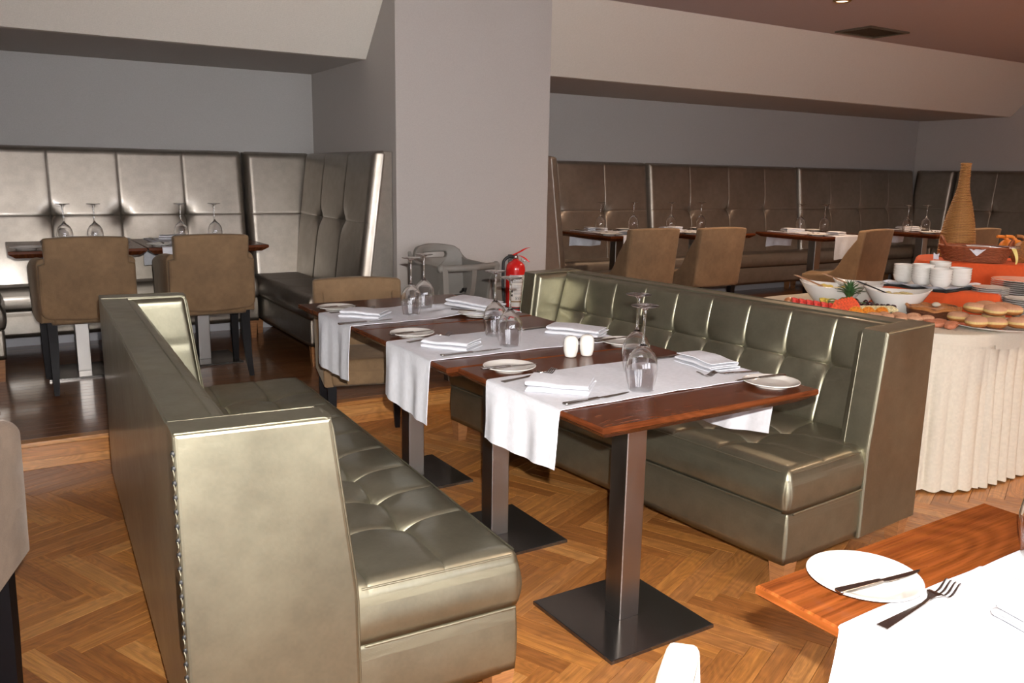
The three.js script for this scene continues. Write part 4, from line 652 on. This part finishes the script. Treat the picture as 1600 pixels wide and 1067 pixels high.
// fruit platter
{
  const P = thing('fruit_platter', 'wide white platter of cut fruit beside the salad bowls', 'platter', bp(-0.14, 0.57), BT + 0.12);
  part('dish', lathe([[0, 0], [0.2, 0], [0.27, 0.012], [0.275, 0.016], [0.268, 0.017], [0.2, 0.005], [0, 0.005]], 56).scale(1.12, 1, 0.72), M.china, P);
  const fr = (c, ro = 0.4) => phy({ color: lin(...c), roughness: ro, map: rescale(T.speck, 6, 6), clearcoat: 0.3, clearcoatRoughness: 0.2 });
  const FM = { red: fr([0.72, 0.035, 0.02]), papaya: fr([0.85, 0.1, 0.025]), yellow: fr([0.78, 0.56, 0.07]), cream: fr([0.8, 0.68, 0.38]), orange: fr([0.85, 0.25, 0.02]), green: fr([0.05, 0.13, 0.035], 0.6), kiwi: fr([0.2, 0.26, 0.05]), grape: fr([0.05, 0.008, 0.012], 0.2), peach: fr([0.75, 0.3, 0.12]), rind: fr([0.55, 0.5, 0.2]), pith: fr([0.85, 0.36, 0.05]) };
  const wedge = (r, w, arc) => { const s = new THREE.Shape(); s.absarc(0, 0, r, -arc, arc); s.absarc(0, 0, r * 0.45, arc, -arc, true); const g = extrude(s, w, 0.002); g.translate(-r * 0.7, 0, -w / 2); return boxUV(g); };
  const BYF = BY + 0.02;
  const piece = (name, label, cat, geo, m, u, v, h, a, group, tilt = 0) => { const o = at(solo(name, geo, m, label, cat), u, v, h, a); o.rotation.order = 'YXZ'; o.rotation.x = tilt; if (group) o.userData.group = group; return o; };
  // rows of slices
  const row = (name, cat, geo, m, group, what, u0, v0, u1, v1, n, a, tilt, h = BYF) => { for (let i = 0; i < n; i++) { const f = n > 1 ? i / (n - 1) : 0; piece(name, `${what}, ${i === 0 ? 'leftmost' : i === n - 1 ? 'rightmost' : ['', 'second', 'third', 'fourth', 'fifth', 'sixth', 'seventh'][i] + ' from the left'} of its row on the platter`, cat, geo, m, u0 + (u1 - u0) * f, v0 + (v1 - v0) * f, h, a, group, tilt); } };
  row('watermelon_slice', 'watermelon', wedge(0.05, 0.016, 0.75).rotateZ(0.9).translate(0, 0.012, 0), FM.red, 'watermelon slices', 'red watermelon slice', -0.34, 0.5, -0.16, 0.6, 6, 0.4, -0.35);
  row('melon_slice', 'melon', wedge(0.055, 0.015, 0.6).rotateZ(1.3).translate(0, 0.012, 0), FM.yellow, 'yellow melon slices', 'yellow melon slice behind the watermelon', -0.22, 0.4, -0.11, 0.46, 5, 0.2, -0.4);
  row('pineapple_slice', 'pineapple', wedge(0.05, 0.012, 0.8).rotateZ(1.5).translate(0, 0.016, 0), FM.cream, 'pale pineapple slices', 'pale pineapple slice behind the oranges', -0.05, 0.59, 0.08, 0.52, 7, -0.3, -0.5);
  row('apricot_half', 'apricot', new THREE.SphereGeometry(0.026, 18, 10, 0, 6.2832, 0, 1.7).scale(1, 0.8, 1), FM.peach, 'pale fruit halves at the left end', 'pale apricot half', -0.39, 0.4, -0.3, 0.46, 4, 0, 0);
  row('kiwi_slice', 'kiwi', new THREE.CylinderGeometry(0.022, 0.022, 0.007, 20).translate(0, 0.03, 0), FM.kiwi, 'green kiwi slices', 'green kiwi slice', -0.18, 0.48, -0.14, 0.52, 2, 0, 0.5);
  for (const [i, [u, v]] of [[-0.06, 0.69], [-0.01, 0.665], [0.045, 0.635]].entries()) {
    const o = thing('orange_half', ['orange half on the left of three on the fruit platter', 'middle orange half of three on the fruit platter', 'orange half on the right of three on the fruit platter'][i], 'orange', bp(u, v, BYF + 0.012), BT + 0.1 - i * 0.2, 'orange halves on the platter'); o.rotation.order = 'YXZ'; o.rotation.x = 0.9;
    part('peel', new THREE.SphereGeometry(0.031, 24, 12, 0, 6.2832, Math.PI / 2, Math.PI / 2), FM.orange, o); part('cut_face', new THREE.CylinderGeometry(0.0305, 0.0305, 0.002, 28).translate(0, 0, 0), FM.pith, o);
    for (let k = 0; k < 8; k++) { const s = new THREE.Shape(); s.absarc(0, 0, 0.027, k * 0.785 + 0.07, k * 0.785 + 0.71); s.lineTo(0.004 * Math.cos(k * 0.785 + 0.39), 0.004 * Math.sin(k * 0.785 + 0.39)); const g = extrude(s, 0.003, 0.0006); g.rotateX(-Math.PI / 2); part('segment', g, FM.orange, o); }
  }
  { const pa = thing('papaya_fan', 'bright red-orange papaya slices fanned upright in the middle of the fruit platter', 'papaya', bp(-0.1, 0.62, BYF), BT - 0.2); for (let k = 0; k < 6; k++) { const g = wedge(0.085, 0.009, 0.62); g.rotateZ(0.6); g.rotateX(-0.25); g.translate(-0.035 + k * 0.011, 0.01 + k * 0.003, 0.02 - k * 0.009); part('slice', g, FM.papaya, pa); } }
  { const g0 = [], r = rng(91); for (let k = 0; k < 46; k++) { const s = new THREE.SphereGeometry(0.0095 + r() * 0.002, 12, 8); const f = r(); s.translate(-0.08 + f * 0.17, 0.008 + r() * 0.03 * (1 - f * 0.5), -0.02 + r() * 0.045 + f * 0.015); g0.push(s); } const b = thing('grape_bunch', 'dark red bunch of grapes right of the pineapple crown', 'grapes', bp(0.0, 0.46, BYF), BT + 0.25); part('grapes', merge(g0), FM.grape, b).userData.kind = 'stuff'; part('stalk', tube([[-0.08, 0.03, 0], [0, 0.025, 0.005], [0.08, 0.01, 0.02]], 0.0025, 12, 6), FM.green, b); }
  { const pn = thing('pineapple', 'pineapple with a spiky green crown standing behind the papaya', 'pineapple', bp(-0.11, 0.43, BY + 0.012), BT); const body = lathe([[0, 0], [0.042, 0.003], [0.05, 0.02], [0.05, 0.035], [0.035, 0.05], [0, 0.055]], 24); part('fruit', body, fr([0.45, 0.22, 0.05], 0.7), pn); const r = rng(17); for (let k = 0; k < 38; k++) { const a = k * 2.4, out = 0.018 + 0.065 * (k / 38), up = 0.095 - 0.06 * (k / 38), s = [[0, 0.045, 0], [out * 0.45 * Math.cos(a), 0.05 + up * 0.7, out * 0.45 * Math.sin(a)], [out * Math.cos(a), 0.045 + up, out * Math.sin(a)]]; const c = new THREE.CatmullRomCurve3(s.map((q) => V(...q))), t = V(-Math.sin(a), 0, Math.cos(a)); const lf = sheet((u, v) => { const q = c.getPoint(v), w = (u - 0.5) * 0.024 * (1 - v * 0.94); return [q.x + t.x * w, q.y + Math.abs(u - 0.5) * 0.004, q.z + t.z * w]; }, 2, 6, 0.0008); part('leaf', lf, FM.green, pn); } }
  { const lf = sheet((u, v) => { const w = (u - 0.5) * 0.03 * Math.sin(Math.PI * Math.min(1, v + 0.04)); return [v * 0.06 - 0.03, 0.006 * Math.sin(v * 3) + Math.abs(u - 0.5) * 0.006, w]; }, 4, 10, 0.001); piece('mint_leaf', 'single dark green leaf lying on the yellow melon', 'leaf', lf, FM.green, -0.165, 0.54, BYF + 0.03, 0.2); }
}
// cakes and pastries
{
  const crust = std({ color: lin(0.23, 0.075, 0.025), roughness: 0.6, map: rescale(T.speck, 3, 3), bumpMap: rescale(T.speck, 4, 4), bumpScale: 0.003 }), dough = std({ color: lin(0.52, 0.2, 0.05), roughness: 0.55, map: rescale(T.speck, 2, 2) }), band = std({ color: lin(0.82, 0.6, 0.24), roughness: 0.7, map: rescale(T.speck, 4, 4) });
  const sugarTop = std({ color: lin(0.6, 0.36, 0.22), roughness: 0.8, map: tex(256, 256, (x, y) => { const i = y * 2 * 512 + x * 2, k = N2[i] * 0.6 + N3[i] * 0.5; return k > 0.52 ? [1, 1, 1] : [0.66 + k * 0.3, 0.5 + k * 0.35, 0.4 + k * 0.4]; }, true, [9, 5]) });
  const cake = thing('cake', 'dark brown rustic tart on a white plate beside the bowls', 'cake', bp(0.262, 0.45), BT), lump = (g, a, s) => { const r = rng(s), p = g.attributes.position, c = [r() * 6, r() * 6, r() * 6]; for (let i = 0; i < p.count; i++) { const x = p.getX(i), y = p.getY(i), z = p.getZ(i); p.setXYZ(i, x + a * 0.4 * Math.sin(z * 90 + c[0]), y + (y > 0.02 ? a * (Math.sin(x * 70 + c[1]) + Math.sin(z * 85 + c[2])) : 0), z + a * 0.4 * Math.sin(x * 80 + c[2])); } g.computeVertexNormals(); return g; };
  part('cake_plate', lathe([[0, 0], [0.09, 0], [0.135, 0.008], [0.137, 0.011], [0.09, 0.004], [0, 0.004]], 48), M.china, cake); part('side', lump(lathe([[0, 0.006], [0.105, 0.006], [0.112, 0.02], [0.116, 0.045], [0.11, 0.052], [0, 0.05]], 56), 0.003, 4), crust, cake);
  part('top_crust', lump(lathe([[0.118, 0.045], [0.121, 0.05], [0.115, 0.058], [0.1, 0.055], [0.07, 0.057], [0.03, 0.056], [0, 0.058]].reverse(), 72), 0.004, 5), dough, cake); const fl = new THREE.SphereGeometry(0.02, 14, 8); fl.scale(1, 0.6, 1); fl.translate(0.01, 0.062, 0); part('cream_swirl', fl, M.cream, cake);
  const dn = thing('doughnut', 'x', 'doughnut', [0, 0, 0], BT, 'sugar-dusted jam doughnuts piled on a plate'), prof = (y0, y1) => { const a = []; for (let i = 0; i <= 8; i++) { const y = y0 + (y1 - y0) * i / 8; a.push([0.047 * Math.pow(Math.max(0, 1 - Math.pow(Math.abs(y) / 0.024, 2.4)), 0.42), y]); } return a; };
  part('base_crust', lathe(prof(-0.024, -0.004), 30), dough, dn); part('pale_band', lathe(prof(-0.004, 0.006), 30), band, dn); part('sugared_top', lathe(prof(0.006, 0.024), 30), sugarTop, dn);
  const D = [[0.36, 0.64, 0, 'front row, leftmost'], [0.425, 0.745, 0, 'front row, second from the left'], [0.495, 0.735, 0, 'front row, third from the left'], [0.585, 0.68, 0, 'front row, rightmost'], [0.42, 0.62, 1, 'upper row, leftmost'], [0.495, 0.645, 1, 'upper row, second from the left'], [0.56, 0.6, 1, 'upper row, third from the left'], [0.465, 0.54, 1, 'back of the pile, on the left'], [0.5, 0.55, 0, 'hidden under the middle of the pile'], [0.64, 0.58, 0, 'far right of the pile'], [0.54, 0.5, 0.9, 'back of the pile, on the right']];
  D.forEach(([u, v, k, w], i) => { const o = i ? copy(dn) : dn; put(o, bp(u, v, BY + 0.04 + k * 0.042), BT + i); o.rotation.z = (k ? 0.12 : 0.06) * Math.sin(i * 2.1); o.userData.label = 'sugar-dusted doughnut, ' + w; });
  at(solo('doughnut_plate', lathe([[0, 0.003], [0.13, 0.003], [0.13, 0], [0.17, 0.007], [0.185, 0.013], [0.183, 0.016], [0.13, 0.007], [0, 0.007]], 56).scale(1, 1, 0.85), M.china, 'wide white plate under the pile of doughnuts', 'plate'), 0.51, 0.625, BY + 0.002);
  const shape = (r, s) => { const g = new THREE.SphereGeometry(0.03, 18, 12); g.scale(1.25, 0.5, 0.85); return lump(g, 0.0028, s); }, sets = [0, 1, 2].map((k) => shape(0, k + 7)), pink = std({ color: lin(0.62, 0.22, 0.11), roughness: 0.6, map: rescale(T.speck, 3, 3) });
  at(solo('pastry_tray', box(0.3, 0.01, 0.15, 0, 0.006, 0, 0.004), M.black, 'dark tray under the sugared pastries, partly hidden by the booth', 'tray'), 0.13, 0.66, BY, 0.12);
  [[0.02, 0.69], [0.075, 0.71], [0.13, 0.70], [0.185, 0.68], [0.235, 0.65], [0.06, 0.63], [0.12, 0.63], [0.18, 0.61]].forEach(([u, v], i) => { const o = at(solo('pastry', sets[i % 3], sugarTop, 'sugared pastry ' + ['at the left end of the front row', 'second in the front row', 'in the middle of the front row', 'fourth in the front row', 'at the right end of the front row', 'at the left of the back row', 'in the middle of the back row', 'at the right of the back row'][i] + ' on the dark tray', 'pastry', [0, 0, 0], 0, 'sugared pastries on the dark tray'), u, v, BY + 0.024, i); o.userData.group = 'sugared pastries on the dark tray'; });
  [[0.275, 0.74], [0.325, 0.76], [0.29, 0.66], [0.335, 0.7], [0.25, 0.7]].forEach(([u, v], i) => at(solo('bacon_roll', shape(0, 20 + i), pink, 'pink glazed pastry ' + ['nearest the booth corner', 'in front of the doughnuts', 'at the back, beside the tart', 'next to the doughnut plate', 'half hidden by the booth corner'][i], 'pastry', [0, 0, 0], 0, 'pink glazed pastries on the white cloth'), u, v, BY + 0.014, i * 1.3));
}
// wickerwork
{
  const wk = (c) => std({ color: lin(...c), roughness: 0.65, map: rescale(T.speck, 5, 5) }), straw = wk([0.52, 0.25, 0.07]), cane = wk([0.34, 0.085, 0.025]);
  const b = thing('wicker_bottle', 'tall wicker-covered bottle with a long neck on the buffet', 'bottle', bp(0.374, -0.65, 0.903), BT), pr = [[0.088, 0], [0.089, 0.06], [0.084, 0.12], [0.073, 0.19], [0.06, 0.25], [0.046, 0.3], [0.034, 0.345], [0.026, 0.39], [0.0235, 0.44], [0.0225, 0.51]];
  b.scale.setScalar(1.035);
  part('bottle_body', lathe([[0, 0.004], ...pr.map(([r, y]) => [r - 0.004, y]), [0.015, 0.51], [0, 0.5]], 32), wk([0.3, 0.13, 0.035]), b);
  const rAt = (y) => { for (let i = 1; i < pr.length; i++) if (y <= pr[i][1]) { const f = (y - pr[i - 1][1]) / (pr[i][1] - pr[i - 1][1]); return pr[i - 1][0] + (pr[i][0] - pr[i - 1][0]) * f; } return 0.0225; };
  const weave = []; for (let k = 0; k < 62; k++) { const y = 0.006 + k * 0.0082, n = Math.round(14 + rAt(y) * 160), pts = []; for (let i = 0; i < n * 2; i++) { const a = i / (n * 2) * 6.2832; const rr = rAt(y) + 0.0018 * ((i + k) % 2 ? 1 : -0.6); pts.push([rr * Math.cos(a), y + 0.0008 * Math.sin(a * 3 + k), rr * Math.sin(a)]); } weave.push(tube(pts, 0.0036, n * 3, 5, true)); } part('weave', merge(weave), straw, b).userData.kind = 'stuff';
  for (const y of [0.035, 0.13, 0.3, 0.505]) { const t = new THREE.TorusGeometry(rAt(y) + 0.001, 0.005, 8, 40); t.rotateX(Math.PI / 2); t.translate(0, y, 0); part('woven_band', t, wk([0.42, 0.19, 0.05]), b); }
  const k = thing('wicker_basket', 'reddish wicker bread basket with a hoop handle on the orange cloth', 'basket', bp(0.455, -0.425, 0.904), BT - 0.12), a = 0.172, c = 0.115, ring = (s, y, r, n = 60, ph = 0) => { const p = []; for (let i = 0; i < n; i++) { const q = i / n * 6.2832, w = 0.002 * ((i + ph) % 2 ? 1 : -1); p.push([(a * s + w) * Math.cos(q), y, (c * s + w) * Math.sin(q)]); } return tube(p, r, n * 2, 5, true); };
  const rows = []; for (let i = 0; i < 9; i++) rows.push(ring(0.86 + 0.14 * i / 8, 0.006 + i * 0.0078, 0.0045, 60, i)); part('weave', merge(rows), cane, k).userData.kind = 'stuff'; part('rim', ring(1.02, 0.078, 0.0075), cane, k); part('basket_floor', new THREE.CylinderGeometry(1, 1, 0.006, 40).scale(a * 0.86, 1, c * 0.86).translate(0, 0.005, 0), cane, k);
  part('wall', sheet((u, v) => { const q = u * 6.2832, s = 0.84 + 0.14 * v; return [a * s * Math.cos(q), 0.004 + v * 0.072, a * s * Math.sin(q) * c / a]; }, 48, 3, 0.002), wk([0.2, 0.05, 0.018]), k);
  part('handle', tube([[-a * 0.95, 0.07, -0.045], [-a * 1.0, 0.1, -0.035], [-a * 0.98, 0.125, 0], [-a * 0.86, 0.105, 0.06], [-a * 0.74, 0.075, 0.085]], 0.0075, 24, 7), cane, k); part('handle', tube([[a * 0.95, 0.07, -0.045], [a * 1.02, 0.105, -0.03], [a * 1.0, 0.12, 0.02], [a * 0.9, 0.075, 0.06]], 0.0075, 24, 7), cane, k);
  const bread = std({ color: lin(0.55, 0.28, 0.1), roughness: 0.7, map: rescale(T.speck, 2, 2) });
  [[-0.1, 0.0, 0.3], [-0.02, -0.02, 1.1], [0.07, 0.0, 0.6]].forEach(([x, z, t], i) => { const g = new THREE.SphereGeometry(0.045, 20, 14); g.scale(1.15, 0.62, 0.8); at(solo('bread_roll', g, bread, ['bread roll at the handle end of the wicker basket', 'bread roll in the middle of the wicker basket', 'bread roll under the tongs in the wicker basket'][i], 'bread', [0, 0, 0], 0, 'bread rolls in the basket'), 0.475 + x, -0.44 + z, 0.956, t); });
  const nap = sheet((u, v) => { const w = (u - 0.5) * 0.12 * (1 - v * 0.96); return [w + 0.0, 0.087 - (v > 0.1 ? (v - 0.1) * 0.055 : 0), 0.05 + 0.078 * Math.min(1, v * 3.2) + 0.012 * v]; }, 8, 12, 0.0015); at(solo('basket_napkin', nap, M.linen, 'white napkin corner hanging over the front of the wicker basket', 'napkin'), 0.47, -0.438, 0.904, -0.08);
  at(solo('basket_napkin', sheet((u, v) => [(u - 0.5) * 0.028, 0.035 - v * 0.04 - 0.01 * Math.sin(u * 3), 0.0 - 0.004 * Math.sin(v * 6 + u * 4)], 6, 10, 0.0015), M.linen, 'white napkin hanging beside the foot of the wicker bottle', 'napkin'), 0.27, -0.42, 0.905, 0.2);
  const tg = thing('serving_tongs', 'silver serving tongs laid across the rim of the wicker basket', 'tongs', bp(0.545, -0.35, 0.99), BT - 0.05); for (const s of [-1, 1]) part('tongs_arm', bar([[-0.12, -0.007], [0.09, -0.005], [0.115, -0.009], [0.115, 0.009], [0.09, 0.005], [-0.12, 0.007]], 0.003, 0.001).rotateX(s * 0.1).translate(0, s * 0.004, s * 0.006), M.chrome, tg);
  const sq = std({ color: lin(0.42, 0.17, 0.045), roughness: 0.55, map: rescale(T.speck, 2, 2) }), og = std({ color: lin(0.75, 0.24, 0.03), roughness: 0.5 });
  [[0.7, -0.5, 0.96, 0.9, sq, 'brown gourd at the right edge of the buffet'], [0.655, -0.55, 0.985, 0.6, og, 'orange gourd behind the brown one at the right edge'], [0.62, -0.6, 0.985, 0.55, og, 'orange gourd with a curved neck left of the brown one']].forEach(([u, v, h, s, m, l], i) => { const g = thing('gourd', l, 'gourd', bp(u, v, h - 0.01), BT); const body = new THREE.SphereGeometry(0.075, 28, 18), p = body.attributes.position; for (let n = 0; n < p.count; n++) { const q = Math.atan2(p.getZ(n), p.getX(n)), k2 = 1 + 0.05 * Math.cos(q * 8); p.setXYZ(n, p.getX(n) * k2 * s, p.getY(n) * s * 1.05, p.getZ(n) * k2 * s); } body.computeVertexNormals(); body.translate(0, 0.0, 0); part('fruit', body, m, g); part('stalk', tube([[0, 0.07 * s, 0], [-0.02, 0.1 * s, 0], [-0.055, 0.105 * s, 0.02]], 0.009, 14, 8), m, g); });
  at(solo('peel_strip', sheet((u, v) => [(u - 0.5) * 0.022 * (1 - v * 0.7) + 0.02 * Math.sin(v * 2), -v * 0.085, 0.012 * Math.sin(v * 3)], 4, 10, 0.002), std({ color: lin(0.75, 0.62, 0.2), roughness: 0.6 }), 'pale yellow leaf hanging down beside the gourds', 'leaf'), 0.63, -0.35, 0.985);
}

// ---------------------------------------------------------------- ceiling fittings and lights
{
  const v = thing('ceiling_vent', 'dark slatted air vent in the ceiling at the top right', 'vent', [6.28, CE, -4.69], 0);
  part('vent_frame', merge([box(0.5, 0.014, 0.03, 0, -0.007, 0.155, 0.002), box(0.5, 0.014, 0.03, 0, -0.007, -0.155, 0.002), box(0.03, 0.014, 0.3, 0.235, -0.007, 0, 0.002), box(0.03, 0.014, 0.3, -0.235, -0.007, 0, 0.002)]), std({ color: lin(0.10, 0.085, 0.06), roughness: 0.5 }), v);
  const m = std({ color: lin(0.07, 0.05, 0.03), roughness: 0.5 }); for (let i = 0; i < 9; i++) part('slat', box(0.44, 0.002, 0.03).rotateX(0.6).translate(0, -0.002, -0.125 + i * 0.031), m, v);
}
const glow = std({ color: 0xffffff, emissive: new THREE.Color(DOWN_TINT), emissiveIntensity: 3 });
let down0;
[[5.05, -4.03], [7.6, -3.6], [8.4, -1.2], [5.2, -0.9], [2.6, 0.9], [0.2, 1.6], [6.6, 1.4]].forEach(([x, z], i) => {
  let d;
  if (!i) {
    d = down0 = thing('ceiling_lamp', 'small recessed ceiling lamp with a brass rim at the top edge', 'lamp', [x, CE, z], 0, 'recessed ceiling lamps');
    part('rim', lathe([[0.042, -0.001], [0.046, -0.012], [0.058, -0.012], [0.062, 0], [0.042, -0.001]], 32), std({ color: lin(0.5, 0.36, 0.16), metalness: 1, roughness: 0.3 }), d);
    part('lens', new THREE.CylinderGeometry(0.042, 0.042, 0.004, 28).translate(0, -0.003, 0), glow, d);
  } else d = copy(down0, [x, CE, z], 0, ['', 'recessed ceiling lamp above the buffet, out of frame', 'recessed ceiling lamp near the right wall, out of frame', 'recessed ceiling lamp in front of the buffet, out of frame', 'recessed ceiling lamp behind the viewer on the right', 'recessed ceiling lamp behind the viewer by the windows', 'recessed ceiling lamp far behind the viewer to the right'][i]);
  const l = new THREE.SpotLight(DOWN_TINT, DOWN, 0, R(74), 0.8); l.position.set(x, CE - 0.03, z); l.target.position.set(x, 0, z); l.castShadow = true; l.shadow.radius = 2; scene.add(l, l.target);
});
{ // the flash gun above the lens
  const f = V(0.03, 0.078, 0.008).applyMatrix4(camera.matrixWorld), aim = V(0.0, 0.0, -4).applyMatrix4(camera.matrixWorld);
  const g = thing('flash_gun', 'flash gun of the camera that took the picture', 'flash'); g.position.copy(f); g.quaternion.copy(camera.quaternion);
  part('head', box(0.07, 0.03, 0.05, 0, 0, 0.03, 0.004), M.black, g);
  part('flash_window', box(0.05, 0.02, 0.003, 0, 0, 0.004), std({ color: 0xffffff, emissive: new THREE.Color(FLASH_TINT), emissiveIntensity: 4 }), g);
  const s = new THREE.SpotLight(FLASH_TINT, FLASH, 0, R(50), 1.0); s.position.copy(V(0.03, 0.078, 0.002).applyMatrix4(camera.matrixWorld)); s.target.position.copy(aim); s.castShadow = true; s.shadow.radius = 0.45; scene.add(s, s.target);
}
scene.traverse((o) => { if (o.isMesh) { o.castShadow = true; o.receiveShadow = true; } });
renderer.render(scene, camera);
